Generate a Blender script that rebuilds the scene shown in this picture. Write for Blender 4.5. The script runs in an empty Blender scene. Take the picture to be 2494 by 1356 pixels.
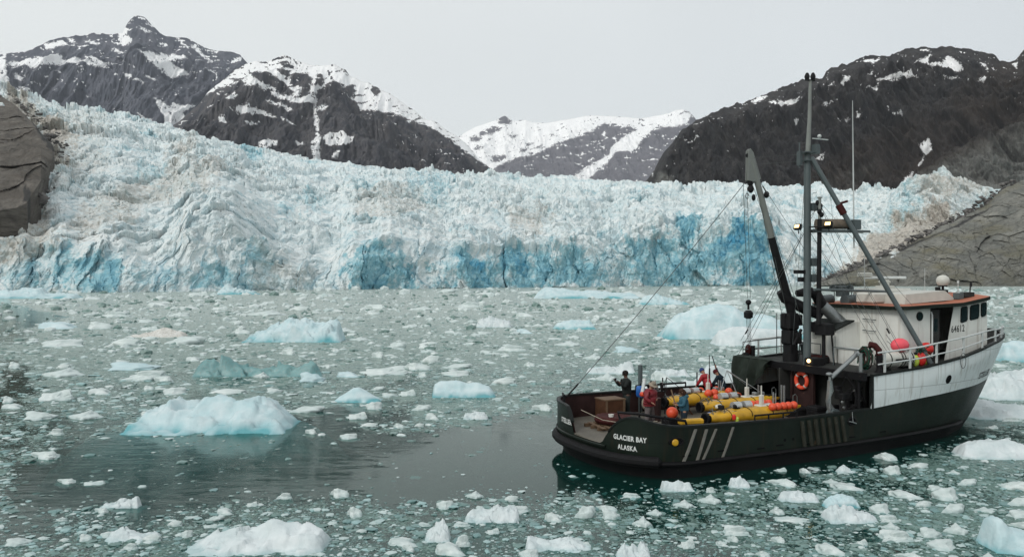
import bpy, bmesh, math, random
import numpy as np
from mathutils import Vector, Matrix, noise as mnoise
random.seed(7); rng = np.random.default_rng(11)
R = math.radians
# ------------------------------------------------------------------ camera, sky, sun
sc = bpy.context.scene
C = sc.collection
CH = 7.0; FPX = 1957.0; W0 = 2494.0; H0 = 1356.0; YH = 672.0
TH = math.atan((H0/2-YH)/FPX)
cd = bpy.data.cameras.new('camera'); cam = bpy.data.objects.new('camera', cd); C.objects.link(cam)
cam.location = (0, 0, CH); cam.rotation_euler = (math.pi/2-TH, 0, 0)
cd.sensor_fit = 'HORIZONTAL'; cd.sensor_width = 36; cd.lens = 36*FPX/W0
cd.clip_start = 0.5; cd.clip_end = 30000
sc.camera = cam
w = bpy.data.worlds.new('World'); sc.world = w; w.use_nodes = True
nt = w.node_tree; N = nt.nodes; L = nt.links
for n in list(N): N.remove(n)
out = N.new('ShaderNodeOutputWorld')
sky = N.new('ShaderNodeTexSky'); sky.sky_type = 'NISHITA'; sky.sun_disc = False
SUN_EL = 38; SUN_AZ = -140           # soft light from the left
sky.sun_elevation = R(SUN_EL); sky.sun_rotation = R(SUN_AZ)
bgs = N.new('ShaderNodeBackground'); bgs.inputs[1].default_value = 0.012
L.new(sky.outputs[0], bgs.inputs[0])
bgc = N.new('ShaderNodeBackground'); bgc.inputs[1].default_value = 0.785
tc = N.new('ShaderNodeTexCoord'); sep = N.new('ShaderNodeSeparateXYZ'); L.new(tc.outputs['Generated'], sep.inputs[0])
mr = N.new('ShaderNodeMapRange'); L.new(sep.outputs[0], mr.inputs[0]); mr.inputs[1].default_value = -.55; mr.inputs[2].default_value = .6
cr = N.new('ShaderNodeMix'); cr.data_type = 'RGBA'
cr.inputs[6].default_value = (1.03, 1.06, 1.04, 1); cr.inputs[7].default_value = (.86, .90, .91, 1)
L.new(mr.outputs[0], cr.inputs[0])
ns = N.new('ShaderNodeTexNoise'); ns.inputs['Scale'].default_value = 1.6; ns.inputs['Detail'].default_value = 3
L.new(tc.outputs['Generated'], ns.inputs['Vector'])
nr = N.new('ShaderNodeMapRange'); L.new(ns.outputs[0], nr.inputs[0]); nr.inputs[1].default_value = .3; nr.inputs[2].default_value = .7
nr.inputs[3].default_value = .95; nr.inputs[4].default_value = 1.04
vm = N.new('ShaderNodeVectorMath'); vm.operation = 'SCALE'; L.new(cr.outputs[2], vm.inputs[0]); L.new(nr.outputs[0], vm.inputs['Scale'])
L.new(vm.outputs[0], bgc.inputs[0])
ad = N.new('ShaderNodeAddShader'); L.new(bgs.outputs[0], ad.inputs[0]); L.new(bgc.outputs[0], ad.inputs[1]); L.new(ad.outputs[0], out.inputs[0])
sd = bpy.data.lights.new('sun', 'SUN'); sun = bpy.data.objects.new('sun', sd); C.objects.link(sun)
sd.energy = 1.5; sd.angle = R(16); sd.color = (1, .97, .93)
_az = R(SUN_AZ); _el = R(SUN_EL)
sdir = Vector((math.sin(_az)*math.cos(_el), math.cos(_az)*math.cos(_el), math.sin(_el)))
sun.rotation_euler = sdir.to_track_quat('Z', 'Y').to_euler()
vs = sc.view_settings; vs.view_transform = 'Standard'; vs.look = 'None'; vs.exposure = 0; vs.gamma = 1
try:
    sc.cycles.use_denoising = True; sc.cycles.max_bounces = 6; sc.cycles.diffuse_bounces = 3; sc.cycles.glossy_bounces = 3
    sc.cycles.transparent_max_bounces = 8; sc.cycles.transmission_bounces = 3; sc.cycles.volume_bounces = 0
    sc.cycles.caustics_reflective = False; sc.cycles.caustics_refractive = False
except Exception: pass

# ------------------------------------------------------------------ helpers
def tag(o, label=None, cat=None, group=None, kind=None):
    if label: o['label'] = label
    if cat: o['category'] = cat
    if group: o['group'] = group
    if kind: o['kind'] = kind
    return o
def empty(name, loc=(0, 0, 0), rz=0):
    o = bpy.data.objects.new(name, None); C.objects.link(o); o.location = loc; o.rotation_euler = (0, 0, rz)
    o.empty_display_size = .2
    return o
def np_mesh(name, V, F, mat=None, smooth=False, attrs=None, parent=None, link=True):
    """V (n,3) array; F (m,k) array of equal-size faces, or list of arrays"""
    me = bpy.data.meshes.new(name)
    if not isinstance(F, list): F = [F]
    F = [np.asarray(f) for f in F if len(f)]
    nv = len(V); nf = sum(len(f) for f in F); nl = sum(f.size for f in F)
    me.vertices.add(nv); me.vertices.foreach_set('co', np.asarray(V, np.float32).ravel())
    me.loops.add(nl); me.polygons.add(nf)
    me.loops.foreach_set('vertex_index', np.concatenate([f.ravel() for f in F]).astype(np.int32))
    tot = np.concatenate([np.full(len(f), f.shape[1]) for f in F]).astype(np.int32)
    st = np.concatenate([[0], np.cumsum(tot)[:-1]]).astype(np.int32)
    me.polygons.foreach_set('loop_start', st)
    try: me.polygons.foreach_set('loop_total', tot)
    except Exception: pass
    if smooth: me.polygons.foreach_set('use_smooth', np.ones(nf, bool))
    else:
        try: me.polygons.foreach_set('use_smooth', np.zeros(nf, bool))
        except Exception: pass
    if attrs:
        for k, a in attrs.items():
            at_ = me.attributes.new(k, 'FLOAT', 'POINT'); at_.data.foreach_set('value', np.asarray(a, np.float32).ravel())
    me.update(calc_edges=True); me.validate()
    if mat: me.materials.append(mat)
    if not link: return me
    o = bpy.data.objects.new(name, me); C.objects.link(o)
    if parent: o.parent = parent
    return o
def grid_faces(nr_, nc_, close=False):
    i = np.arange(nr_-1)[:, None]; j = np.arange(nc_-1 if not close else nc_)[None, :]
    jn = (j+1) % nc_
    a = i*nc_+j; b = i*nc_+jn; c = (i+1)*nc_+jn; d = (i+1)*nc_+j
    return np.stack([a, b, c, d], -1).reshape(-1, 4)
# numpy noise
def _h(ix, iy, s=0):
    n = (ix.astype(np.int64)*374761393 + iy.astype(np.int64)*668265263 + s*1442695041) & 0xffffffff
    n = ((n ^ (n >> 13))*1274126177) & 0xffffffff
    n = ((n ^ (n >> 16))*2246822519) & 0xffffffff
    return ((n ^ (n >> 15)) & 0xffffff)/16777215.0
def vnoise(x, y, s=0):
    ix = np.floor(x); iy = np.floor(y); fx = x-ix; fy = y-iy
    fx = fx*fx*(3-2*fx); fy = fy*fy*(3-2*fy)
    a = _h(ix, iy, s); b = _h(ix+1, iy, s); c = _h(ix, iy+1, s); d = _h(ix+1, iy+1, s)
    return (a+(b-a)*fx)*(1-fy)+(c+(d-c)*fx)*fy
def fbm(x, y, o=5, s=0, lac=2.03, g=.5):
    t = 0; a = 1; n = 0
    for k in range(o):
        t = t+a*(vnoise(x, y, s+k*17)*2-1); n += a; a *= g; x = x*lac+13.7; y = y*lac+7.1
    return t/n
def ridged(x, y, o=5, s=0):
    t = 0; a = 1; n = 0
    for k in range(o):
        t = t+a*(1-np.abs(vnoise(x, y, s+k*31)*2-1)*2); n += a; a *= .55; x = x*2.1+3.3; y = y*2.1+9.2
    return t/n
def voro(x, y, s=0):
    """returns F1, F2, cell random, dx, dy to the cell point"""
    ix = np.floor(x); iy = np.floor(y)
    f1 = np.full(x.shape, 9.); f2 = np.full(x.shape, 9.); cr_ = np.zeros(x.shape); dx1 = np.zeros(x.shape); dy1 = np.zeros(x.shape)
    for a in (-1, 0, 1):
        for b in (-1, 0, 1):
            cx = ix+a; cy = iy+b
            px = cx+_h(cx, cy, s+1); py = cy+_h(cx, cy, s+2)
            dx = x-px; dy = y-py; d = np.sqrt(dx*dx+dy*dy)
            m = d < f1
            f2 = np.where(m, f1, np.minimum(f2, d))
            cr_ = np.where(m, _h(cx, cy, s+3), cr_); dx1 = np.where(m, dx, dx1); dy1 = np.where(m, dy, dy1)
            f1 = np.where(m, d, f1)
    return f1, f2, cr_, dx1, dy1
def proj(P):
    """world points (n,3) -> photograph pixels (to decide what grows / lies where)"""
    x = P[..., 0]; y = P[..., 1]; z = P[..., 2]-CH
    D = y*math.cos(TH)-z*math.sin(TH); up = y*math.sin(TH)+z*math.cos(TH)
    return W0/2+FPX*x/D, H0/2-FPX*up/D
def pdist(px, py, poly):
    """signed distance in px (+ inside) to polygon"""
    P = np.array(poly, float); n = len(P)
    x0, y0 = P.min(0)-40; x1, y1 = P.max(0)+40
    res = np.full(px.shape, -40.0)
    m = (px > x0) & (px < x1) & (py > y0) & (py < y1)
    if not m.any(): return res
    X = px[m]; Y = py[m]
    d = np.full(X.shape, 1e9); ins = np.zeros(X.shape, bool)
    for i in range(n):
        a = P[i]; b = P[(i+1) % n]; e = b-a; L2 = max(e@e, 1e-9)
        t = np.clip(((X-a[0])*e[0]+(Y-a[1])*e[1])/L2, 0, 1)
        d = np.minimum(d, np.hypot(X-a[0]-t*e[0], Y-a[1]-t*e[1]))
        if a[1] != b[1]:
            c = ((Y < a[1]) != (Y < b[1])) & (X < (b[0]-a[0])*(Y-a[1])/(b[1]-a[1])+a[0])
            ins ^= c
    res[m] = np.where(ins, d, -d)
    return res
def maxdist(px, py, polys):
    r = np.full(px.shape, -40.0)
    for p in polys: r = np.maximum(r, pdist(px, py, p))
    return r
def smooth01(x): x = np.clip(x, 0, 1); return x*x*(3-2*x)
def at(px, py, z=0.0):
    """point of the level z plane seen at pixel px,py"""
    cx = (px-W0/2)/FPX; cy = -(py-H0/2)/FPX
    r = np.array([cx, math.cos(TH)+cy*math.sin(TH), -math.sin(TH)+cy*math.cos(TH)])
    t = (z-CH)/r[2]; return np.array([t*r[0], t*r[1], z])

# ------------------------------------------------------------------ materials
MATS = {}
class NT:
    def __init__(s, name):
        s.m = bpy.data.materials.new(name); s.m.use_nodes = True; s.t = s.m.node_tree; s.N = s.t.nodes; s.L = s.t.links
        for n in list(s.N): s.N.remove(n)
        s.out = s.N.new('ShaderNodeOutputMaterial')
        MATS[name] = s.m
    def n(s, typ, **kw):
        k = s.N.new('ShaderNode'+typ)
        for a, b in kw.items(): setattr(k, a, b)
        return k
    def link(s, a, b): s.L.new(a, b)
    def val(s, sock, v):
        if hasattr(v, 'is_linked') or isinstance(v, bpy.types.NodeSocket): s.L.new(v, sock)
        else: sock.default_value = v
    def noise(s, scale, detail=4, rough=.55, vec=None, scl3=None, dist=0):
        k = s.n('TexNoise'); k.inputs['Scale'].default_value = scale; k.inputs['Detail'].default_value = detail
        k.inputs['Roughness'].default_value = rough; k.inputs['Distortion'].default_value = dist
        vec = vec or s.coord()
        if scl3:
            mp = s.n('Mapping'); mp.inputs['Scale'].default_value = scl3; s.link(vec, mp.inputs[0]); vec = mp.outputs[0]
        s.link(vec, k.inputs['Vector']); return k.outputs[0]
    def coord(s):
        if not hasattr(s, '_tc'): s._tc = s.n('TexCoord')
        return s._tc.outputs['Object']
    def geo(s):
        if not hasattr(s, '_g'): s._g = s.n('NewGeometry')
        return s._g
    def attr(s, name):
        k = s.n('Attribute'); k.attribute_name = name; return k.outputs['Fac']
    def rng(s, v, a, b, c=0, d=1):
        k = s.n('MapRange'); s.val(k.inputs[0], v); k.inputs[1].default_value = a; k.inputs[2].default_value = b
        k.inputs[3].default_value = c; k.inputs[4].default_value = d; return k.outputs[0]
    def math(s, op, a, b=0):
        k = s.n('Math', operation=op); s.val(k.inputs[0], a); s.val(k.inputs[1], b); return k.outputs[0]
    def mix(s, f, a, b):
        k = s.n('Mix', data_type='RGBA'); s.val(k.inputs[0], f)
        for i, v in ((6, a), (7, b)):
            if isinstance(v, tuple): k.inputs[i].default_value = (v[0], v[1], v[2], 1)
            else: s.link(v, k.inputs[i])
        return k.outputs[2]
    def bump(s, h, strength=.3, dist=.1):
        k = s.n('Bump'); s.link(h, k.inputs['Height']); k.inputs['Strength'].default_value = strength; k.inputs['Distance'].default_value = dist
        return k.outputs[0]
    def bsdf(s, col, rough=.6, metal=0, normal=None, spec=.5, emit=None, estr=0):
        p = s.n('BsdfPrincipled')
        if isinstance(col, tuple): p.inputs['Base Color'].default_value = (col[0], col[1], col[2], 1)
        else: s.link(col, p.inputs['Base Color'])
        s.val(p.inputs['Roughness'], rough); p.inputs['Metallic'].default_value = metal
        p.inputs['Specular IOR Level'].default_value = spec
        if normal: s.link(normal, p.inputs['Normal'])
        if emit: p.inputs['Emission Color'].default_value = (*emit, 1); p.inputs['Emission Strength'].default_value = estr
        s.link(p.outputs[0], s.out.inputs[0]); s.p = p
        return s.m
def paint(name, col, rough=.5, var=.25, scale=3, wear=None, wearcol=(.12, .06, .04), metal=0, bump=.15, streak=False, fine=25, seams=False):
    """painted / plain surface with patchy tone, optional worn spots and runs"""
    t = NT(name)
    n1 = t.noise(scale, 5); n2 = t.noise(fine, 3)
    f = t.rng(n1, .3, .7)
    dark = tuple(c*(1-var) for c in col); lite = tuple(min(1, c*(1+var*.6)) for c in col)
    c = t.mix(f, dark, lite)
    if streak:
        ns_ = t.noise(1.0, 4, .6, scl3=(7, 7, .5)); c = t.mix(t.rng(ns_, .52, .75, 0, .5), c, tuple(k*.6 for k in wearcol) if wearcol else dark)
    if seams:
        mp = t.n('Mapping'); mp.inputs['Rotation'].default_value = (R(90), 0, 0); t.link(t.coord(), mp.inputs[0])
        bk = t.n('TexBrick'); bk.inputs['Scale'].default_value = 1; bk.inputs['Brick Width'].default_value = 2.1; bk.inputs['Row Height'].default_value = 1.25; bk.inputs['Mortar Size'].default_value = .014; t.link(mp.outputs[0], bk.inputs['Vector'])
        c = t.mix(t.math('MULTIPLY', bk.outputs['Fac'], .8), c, tuple(k*.45+.004 for k in col))
    if wear:
        nw = t.noise(scale*2.5, 8, .7); c = t.mix(t.rng(nw, wear, wear+.06, 0, .9), c, wearcol)
    return t.bsdf(c, t.rng(n2, .3, .7, max(.05, rough-.12), min(1, rough+.12)), metal, t.bump(n2, bump, .01), spec=.15 if max(col) < .08 else .5)
M = MATS
# ------------------------------------------------------------------ setting: mountains
def rock_mat(name, c1, c2, c3, scale, snowcol=(.93, .935, .94), light=None):
    t = NT(name)
    at_ = t.coord()
    n1 = t.noise(scale, 9, .62, scl3=(1, 1, .35)); n2 = t.noise(scale*7, 8, .7, scl3=(1, 1, .25), dist=.6); n3 = t.noise(scale*.3, 4)
    c = t.mix(t.rng(n1, .38, .62), c1, c2); c = t.mix(t.rng(n2, .42, .66, 0, .55), c, c3)
    if light:
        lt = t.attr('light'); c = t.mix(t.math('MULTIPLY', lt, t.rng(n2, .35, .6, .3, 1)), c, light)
    br = t.attr('brown'); c = t.mix(t.math('MULTIPLY', br, t.rng(n3, .3, .65, .25, .9)), c, (.046, .036, .029))
    sn = t.attr('snow'); nn = t.noise(scale*3.4, 9, .78, scl3=(1, 1, 1.6), dist=.6)
    f = t.rng(t.math('ADD', sn, t.rng(nn, .26, .74, -1.25, 1.25)), -.08, .16)
    c = t.mix(f, c, snowcol)
    b = t.bump(n2, .9, 12*.01/scale)
    return t.bsdf(c, .85, 0, b, spec=.2)
rock_mat('rock_far', (.075, .085, .108), (.15, .155, .18), (.045, .052, .07), .02)
rock_mat('rock_mid', (.052, .055, .066), (.12, .115, .118), (.028, .03, .038), .02)
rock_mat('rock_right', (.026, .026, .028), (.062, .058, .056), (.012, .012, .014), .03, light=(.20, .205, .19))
rock_mat('rock_pale', (.15, .15, .17), (.2, .2, .22), (.12, .12, .145), .02)

def mountain(name, ridge, Dr, foot, Df, mat, snow=[], bare=[], brown=None, light=None, step=1.7, rows=150, crag=1.0, rough=1.0, spk=.0, seed=0, power=.85, smax=1.0, bite=.1, led=.08):
    rx = [p[0] for p in ridge]; ry = [p[1] for p in ridge]
    xs = np.arange(rx[0], rx[-1], step); n = len(xs)
    y = np.interp(xs, rx, ry)
    az = (xs-W0/2)/FPX
    drs = np.interp(xs, [p[0] for p in Dr], [p[1] for p in Dr]); dfs = np.interp(xs, [p[0] for p in Df], [p[1] for p in Df])
    yf = np.interp(xs, [p[0] for p in foot], [p[1] for p in foot])
    s = np.concatenate([np.linspace(-.25, 0, 8)[:-1], np.linspace(0, 1, rows)])[:, None]
    zr = (YH-y)/FPX*drs+CH; zf = (YH-yf)/FPX*dfs+CH
    D = drs+(dfs-drs)*s
    sp = np.clip(s, 0, 1)**power
    Z = zr+(zf-zr)*sp
    Z = np.where(s < 0, zr+s*(drs-dfs)*.8, Z)
    X = az*D
    sc_ = 1/ (0.10*np.mean(drs))
    amp = np.mean(drs)*.018*rough
    env = np.clip(np.abs(s)*5, 0.05, 1)*np.clip((1-s)*6, 0, 1)
    nz = ridged(X*sc_*1.1, D*sc_*.8, 7, seed)
    gl = ridged(X*sc_*5+.5*nz, D*sc_*.9, 6, seed+5)
    Dd = D-(nz*1.4+gl*1.1)*amp*env*.75
    Z = Z+((nz-.2)*.9+(gl-.3)*.35)*amp*env
    # crags on the skyline
    Z = Z+(fbm(X*sc_*14, X*0+seed, 4, seed+9))*amp*.12*crag*np.exp(-np.abs(s)*14)
    X = az*Dd
    V = np.stack([X, Dd, Z], -1).reshape(-1, 3)
    # snow lies on ledges as well as in the traced fields
    Y0 = np.broadcast_to(y, X.shape)
    px = np.broadcast_to(xs, X.shape)+0*X
    py = YH-(Z-CH)/D*FPX
    qx = px+fbm(px*.05, py*.05, 4, seed+40)*9; qy = py+fbm(px*.06+50, py*.08, 4, seed+41)*6
    sn = maxdist(qx, qy, snow)/5.0 if snow else np.full(px.shape, -3.)
    if bare: sn = np.minimum(sn, -maxdist(qx, qy, bare)/5.0)
    sn = np.clip(sn, -1.25, smax)
    bn = ridged(px*.05+fbm(px*.02, py*.02, 3, 9)*2, py*.12+px*.02, 6, seed+80); qb = np.quantile(bn, 1-bite); sn = np.minimum(sn, (qb-bn)*14)
    if spk:
        slope = np.gradient(Z, axis=0)
        ledge = ridged(px*.035, py*.11, 5, seed+60)
        up = np.clip(1-(py-Y0)/spk/1.6, 0, 1)
        ql = np.quantile(ledge, 1-led); sn = np.maximum(sn, np.minimum((ledge-ql)*10-(1-up)*2.6+.2*up, .9))
    at_ = {'snow': sn, 'brown': np.zeros(px.shape), 'light': np.zeros(px.shape)}
    if brown: at_['brown'] = smooth01(maxdist(qx, qy, brown)/40+.3)
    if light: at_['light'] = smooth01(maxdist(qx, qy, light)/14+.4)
    o = np_mesh(name, V, grid_faces(X.shape[0], n), M[mat], smooth=True, attrs=at_)
    o['kind'] = 'structure'
    return o
M1R = [(-900, 150), (-700, 90), (-520, 130), (-400, 100), (-260, 165), (-120, 175), (0, 135), (30, 128), (60, 128), (100, 112), (125, 98), (150, 94), (185, 86), (200, 88), (230, 82), (262, 84), (290, 80), (300, 82), (306, 66), (318, 48), (330, 40), (342, 38), (355, 46), (372, 62), (390, 80), (405, 90), (430, 94), (455, 93), (480, 106), (500, 118), (530, 126), (562, 130), (585, 137), (600, 150), (620, 175), (660, 220), (720, 280), (800, 350)]
mountain('mountain', M1R, [(-900, 3600), (800, 3900)], [(-900, 330), (800, 440)], [(-900, 2700), (800, 2900)], 'rock_far', step=1.6, rows=170, seed=3, spk=120, rough=.9, bite=.06, led=.12,
  snow=[[(18,159),(50,148),(100,142),(135,137),(165,147),(200,146),(215,155),(240,165),(270,178),(235,172),(190,160),(140,160),(75,170),(65,162),(18,162)],
  [(-40,140),(0,140),(14,135),(20,150),(15,185),(20,205),(0,210),(-40,200)],
  [(342,133),(357,136),(413,137),(419,133),(454,145),(460,150),(437,153),(416,161),(442,174),(462,181),(459,190),(425,193),(392,178),(375,168),(366,159)],
  [(378,245),(400,263),(415,268),(425,258),(450,262),(480,260),(455,275),(440,300),(425,330),(400,330),(400,290),(385,262)],
  [(275,118),(290,122),(308,135),(285,130)],[(300,58),(310,72),(318,102),(300,115),(288,98),(292,84)],[(105,110),(150,100),(172,112),(150,115),(110,122)],[(168,92),(185,98),(190,106),(176,104)],
  [(435,95),(445,100),(460,122),(452,118)],[(465,112),(480,118),(500,140),(525,152),(500,148),(478,128)],[(0,190),(20,205),(30,222),(60,215),(75,225),(50,232),(80,245),(40,240),(0,222)],
  [(40,185),(62,190),(55,205),(38,195)],[(335,282),(355,290),(375,293),(370,300),(345,294)],[(328,290),(350,303),(400,316),(390,330),(345,316)],[(350,186),(385,200),(375,203),(352,192)],
  [(205,135),(232,146),(268,174),(245,170),(215,150)],[(210,100),(245,106),(240,110),(212,106)],[(338,60),(350,68),(372,80),(362,80),(345,70)],[(300,184),(320,190),(350,205),(330,202),(305,192)]])
M2R = [(380, 345), (430, 300), (480, 258), (505, 226), (530, 205), (570, 172), (600, 154), (620, 148), (650, 150), (668, 147), (690, 136), (712, 142), (730, 152), (760, 158), (790, 160), (815, 157), (840, 172), (850, 184), (875, 194), (905, 206), (935, 222), (960, 236), (1000, 264), (1030, 285), (1050, 294), (1080, 312), (1110, 330), (1140, 356), (1165, 384), (1190, 405), (1225, 432), (1270, 470)]
mountain('mountain', M2R, [(380, 2500), (1270, 2600)], [(380, 400), (900, 470), (1270, 500)], [(380, 1900), (1270, 2000)], 'rock_mid', step=1.6, rows=190, seed=21, spk=110, rough=1.0, bite=.10, led=.08,
  snow=[[(500,228),(530,205),(570,175),(600,150),(650,140),(690,128),(730,145),(815,150),(850,178),(905,200),(960,230),(1000,258),(1050,288),(1110,326),(1140,352),(1190,404),(1180,400),(1150,378),(1120,358),(1090,338),(1060,318),(1035,304),(1000,292),(950,280),(905,273),(880,262),(855,242),(868,222),(862,208),(830,217),(800,228),(778,238),(770,252),(735,258),(715,253),(680,238),(640,224),(600,214),(590,200),(570,207),(530,214),(505,232)],
  [(755,182),(762,182),(772,240),(772,262),(779,300),(779,340),(782,395),(768,395),(755,358),(768,330),(765,270),(759,220)],
  [(560,270),(580,262),(620,258),(650,275),(672,288),(650,285),(620,278),(600,280),(575,275)],[(530,290),(540,285),(552,300),(545,305),(530,300)],[(595,300),(615,295),(635,300),(620,303),(600,306)],
  [(785,340),(800,330),(830,327),(845,340),(865,338),(862,352),(835,360),(800,362),(785,350)],[(632,355),(660,343),(680,350),(675,360),(650,366),(628,366)],[(545,248),(575,235),(585,240),(560,255)],
  [(650,245),(690,255),(715,275),(700,270),(665,255)],[(680,285),(720,310),(715,308),(685,292)],[(715,345),(735,350),(740,358),(722,356)],[(805,378),(825,372),(822,385),(808,386)],[(775,262),(798,262),(790,272),(775,272)]],
  bare=[[(678,155),(700,150),(718,160),(716,168),(685,165)],[(675,172),(708,178),(700,190),(685,188)],[(703,192),(715,184),(750,182),(756,200),(758,225),(748,242),(735,235),(728,215),(705,205)],
  [(610,180),(650,178),(690,202),(718,228),(700,237),(660,217),(620,197)],[(772,235),(785,215),(815,205),(836,208),(820,228),(790,240),(775,262)],[(773,186),(790,188),(792,205),(776,215),(768,200)],[(560,190),(580,190),(600,206),(580,206)],[(905,215),(925,212),(930,225),(915,232)]])
M3R = [(1040, 400), (1080, 362), (1120, 331), (1140, 318), (1160, 308), (1185, 300), (1210, 292), (1222, 285), (1230, 282), (1238, 288), (1250, 294), (1280, 292), (1300, 298), (1330, 300), (1360, 295), (1400, 288), (1440, 281), (1480, 283), (1520, 285), (1560, 289), (1600, 282), (1630, 276), (1645, 269), (1662, 267), (1680, 274), (1692, 288), (1700, 300), (1740, 330), (1800, 380)]
mountain('mountain', M3R, [(1040, 5200), (1800, 5200)], [(1040, 470), (1800, 480)], [(1040, 3900), (1800, 3800)], 'rock_pale', step=1.6, rows=120, seed=33, rough=.55, crag=.3, smax=1.5, spk=150, bite=.05, led=.14,
  snow=[[(1000,480),(1040,390),(1160,300),(1230,275),(1330,290),(1440,270),(1600,275),(1665,260),(1690,275),(1720,310),(1760,360),(1790,480)]],
  bare=[[(1215,292),(1222,280),(1235,280),(1240,290),(1247,298),(1232,303),(1218,300)],[(1168,325),(1180,315),(1215,310),(1230,312),(1210,322),(1180,333),(1170,332)],[(1143,335),(1160,330),(1175,335),(1170,345),(1150,347)],
  [(1200,425),(1215,408),(1250,390),(1300,378),(1350,355),(1400,338),(1425,325),(1445,318),(1470,300),(1510,303),(1545,312),(1550,318),(1520,335),(1498,350),(1480,378),(1465,385),(1440,402),(1405,425),(1395,450),(1200,450)],
  [(1440,430),(1480,395),(1505,372),(1535,370),(1570,338),(1600,312),(1640,310),(1672,302),(1690,275),(1720,300),(1760,330),(1700,360),(1620,400),(1600,460),(1435,460)],
  [(1195,383),(1225,375),(1238,380),(1215,393),(1200,393)],[(1240,330),(1262,326),(1256,334)],[(1340,330),(1352,327),(1346,334)],[(1620,345),(1650,335),(1640,350)],[(1560,290),(1572,292),(1566,298)],[(1280,350),(1300,346),(1290,355)],[(1160,362),(1180,357),(1170,366)],[(1300,362),(1325,352),(1312,364)],[(1265,368),(1285,366),(1275,374)]])
M4R = [(1540, 470), (1565, 448), (1590, 422), (1602, 398), (1620, 368), (1640, 345), (1660, 322), (1680, 304), (1700, 292), (1730, 276), (1760, 264), (1790, 254), (1830, 246), (1850, 236), (1880, 222), (1905, 214), (1935, 203), (1960, 198), (1985, 194), (2003, 193), (2012, 180), (2025, 167), (2060, 158), (2090, 145), (2115, 138), (2150, 138), (2170, 132), (2200, 122), (2245, 115), (2280, 118), (2320, 116), (2350, 120), (2390, 124), (2410, 128), (2425, 138), (2434, 150), (2450, 149), (2470, 145), (2478, 138), (2494, 118), (2530, 90), (2600, 60), (2760, 40), (2950, 20), (3200, 45), (3500, 10)]
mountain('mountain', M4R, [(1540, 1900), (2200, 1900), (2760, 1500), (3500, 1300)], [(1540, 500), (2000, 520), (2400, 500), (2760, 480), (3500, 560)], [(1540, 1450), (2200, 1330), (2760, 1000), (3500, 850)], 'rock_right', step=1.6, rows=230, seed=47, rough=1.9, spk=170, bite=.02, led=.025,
  snow=[[(1828,249),(1870,232),(1850,252),(1835,252)],[(1870,252),(1885,247),(1895,255),(1920,248),(1950,250),(1930,260),(1895,264)],
  [(2225,157),(2262,143),(2258,160),(2290,163),(2305,138),(2325,150),(2345,165),(2335,178),(2290,172),(2250,168)],[(2130,210),(2170,203),(2210,193),(2235,195),(2225,202),(2180,208),(2135,212)],
  [(2300,200),(2335,197),(2330,203),(2305,205)],[(2045,217),(2070,193),(2067,208),(2050,220)],[(2233,355),(2260,346),(2268,365),(2250,382)],[(2235,402),(2252,385),(2248,398),(2238,406)],[(2170,288),(2195,285),(2193,297),(2178,292)],
  [(2080,281),(2100,288),(2100,292),(2088,292)],[(1930,303),(1944,302),(1938,318)],[(1706,300),(1755,286),(1745,292)],[(1670,355),(1698,338),(1700,342)],[(1995,386),(2008,383),(2003,398),(1985,395)],
  [(2035,300),(2070,298),(2060,303)],[(2385,160),(2400,155),(2405,172)],[(2380,200),(2397,192),(2395,208)],[(2465,155),(2480,152),(2475,168)],[(2098,152),(2145,141),(2130,156)],[(2240,125),(2265,119),(2262,128)],
  [(2020,225),(2035,212),(2030,225)],[(2000,272),(2025,260),(2015,272)],[(2110,230),(2140,224),(2130,232)],[(2155,283),(2160,268),(2163,284)],[(2115,195),(2130,190),(2125,198)],[(2205,440),(2222,420),(2228,418),(2212,452),(2195,458)]],
  brown=[[(1900,480),(2020,380),(2120,330),(2260,280),(2420,150),(2520,110),(3500,20),(3500,330),(2494,340),(2380,380),(2250,440),(2180,480)]],
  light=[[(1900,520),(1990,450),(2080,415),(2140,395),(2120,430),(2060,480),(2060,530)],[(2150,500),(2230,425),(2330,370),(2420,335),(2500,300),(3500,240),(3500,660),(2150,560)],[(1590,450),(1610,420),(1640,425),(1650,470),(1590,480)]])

# ------------------------------------------------------------------ the glacier
def ice_glacier_mat():
    t = NT('glacier_ice')
    n1 = t.noise(.05, 6, .6); n2 = t.noise(.5, 8, .72, scl3=(1, .5, 1.2)); n3 = t.noise(.18, 5, .6)
    c = t.mix(t.rng(n1, .35, .65), (.66, .74, .75), (.79, .82, .81))
    c = t.mix(t.rng(n3, .5, .72, 0, .5), c, (.46, .66, .72))
    c = t.mix(t.rng(n2, .54, .68, 0, .5), c, (.40, .47, .48))
    bl = t.attr('blue'); f = t.math('ADD', t.math('MULTIPLY', bl, t.rng(n3, .3, .6, .55, 1.15)), t.rng(n2, .3, .7, -.3, .3))
    c = t.mix(t.rng(f, .12, .62, 0, .85), c, (.22, .48, .55))
    c = t.mix(t.rng(f, .66, 1.7, 0, 1), c, (.05, .27, .42))
    cv = t.attr('crev'); c = t.mix(t.rng(cv, 0, 1, 0, .75), c, (.14, .36, .46))
    dr = t.attr('dirt'); g = t.math('ADD', dr, t.rng(n2, .3, .7, -.35, .35))
    c = t.mix(t.rng(g, .15, .75, 0, .75), c, (.42, .36, .29))
    c = t.mix(t.rng(g, .85, 1.3, 0, .9), c, (.07, .065, .06))
    n4 = t.noise(1.3, 6, .7)
    return t.bsdf(c, .6, 0, t.bump(n4, .6, 1.2), spec=.3)
ice_glacier_mat()
GTOP = [(-120,168),(0,212),(60,238),(130,258),(170,272),(250,276),(320,292),(420,314),(480,334),(560,356),(620,374),(720,392),(820,405),(900,414),(1000,421),(1100,427),(1200,431),(1350,440),(1500,448),(1700,456),(1900,462),(2060,468),(2150,466),(2200,448),(2260,434),(2330,441),(2400,460),(2440,470),(2620,480)]
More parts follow.
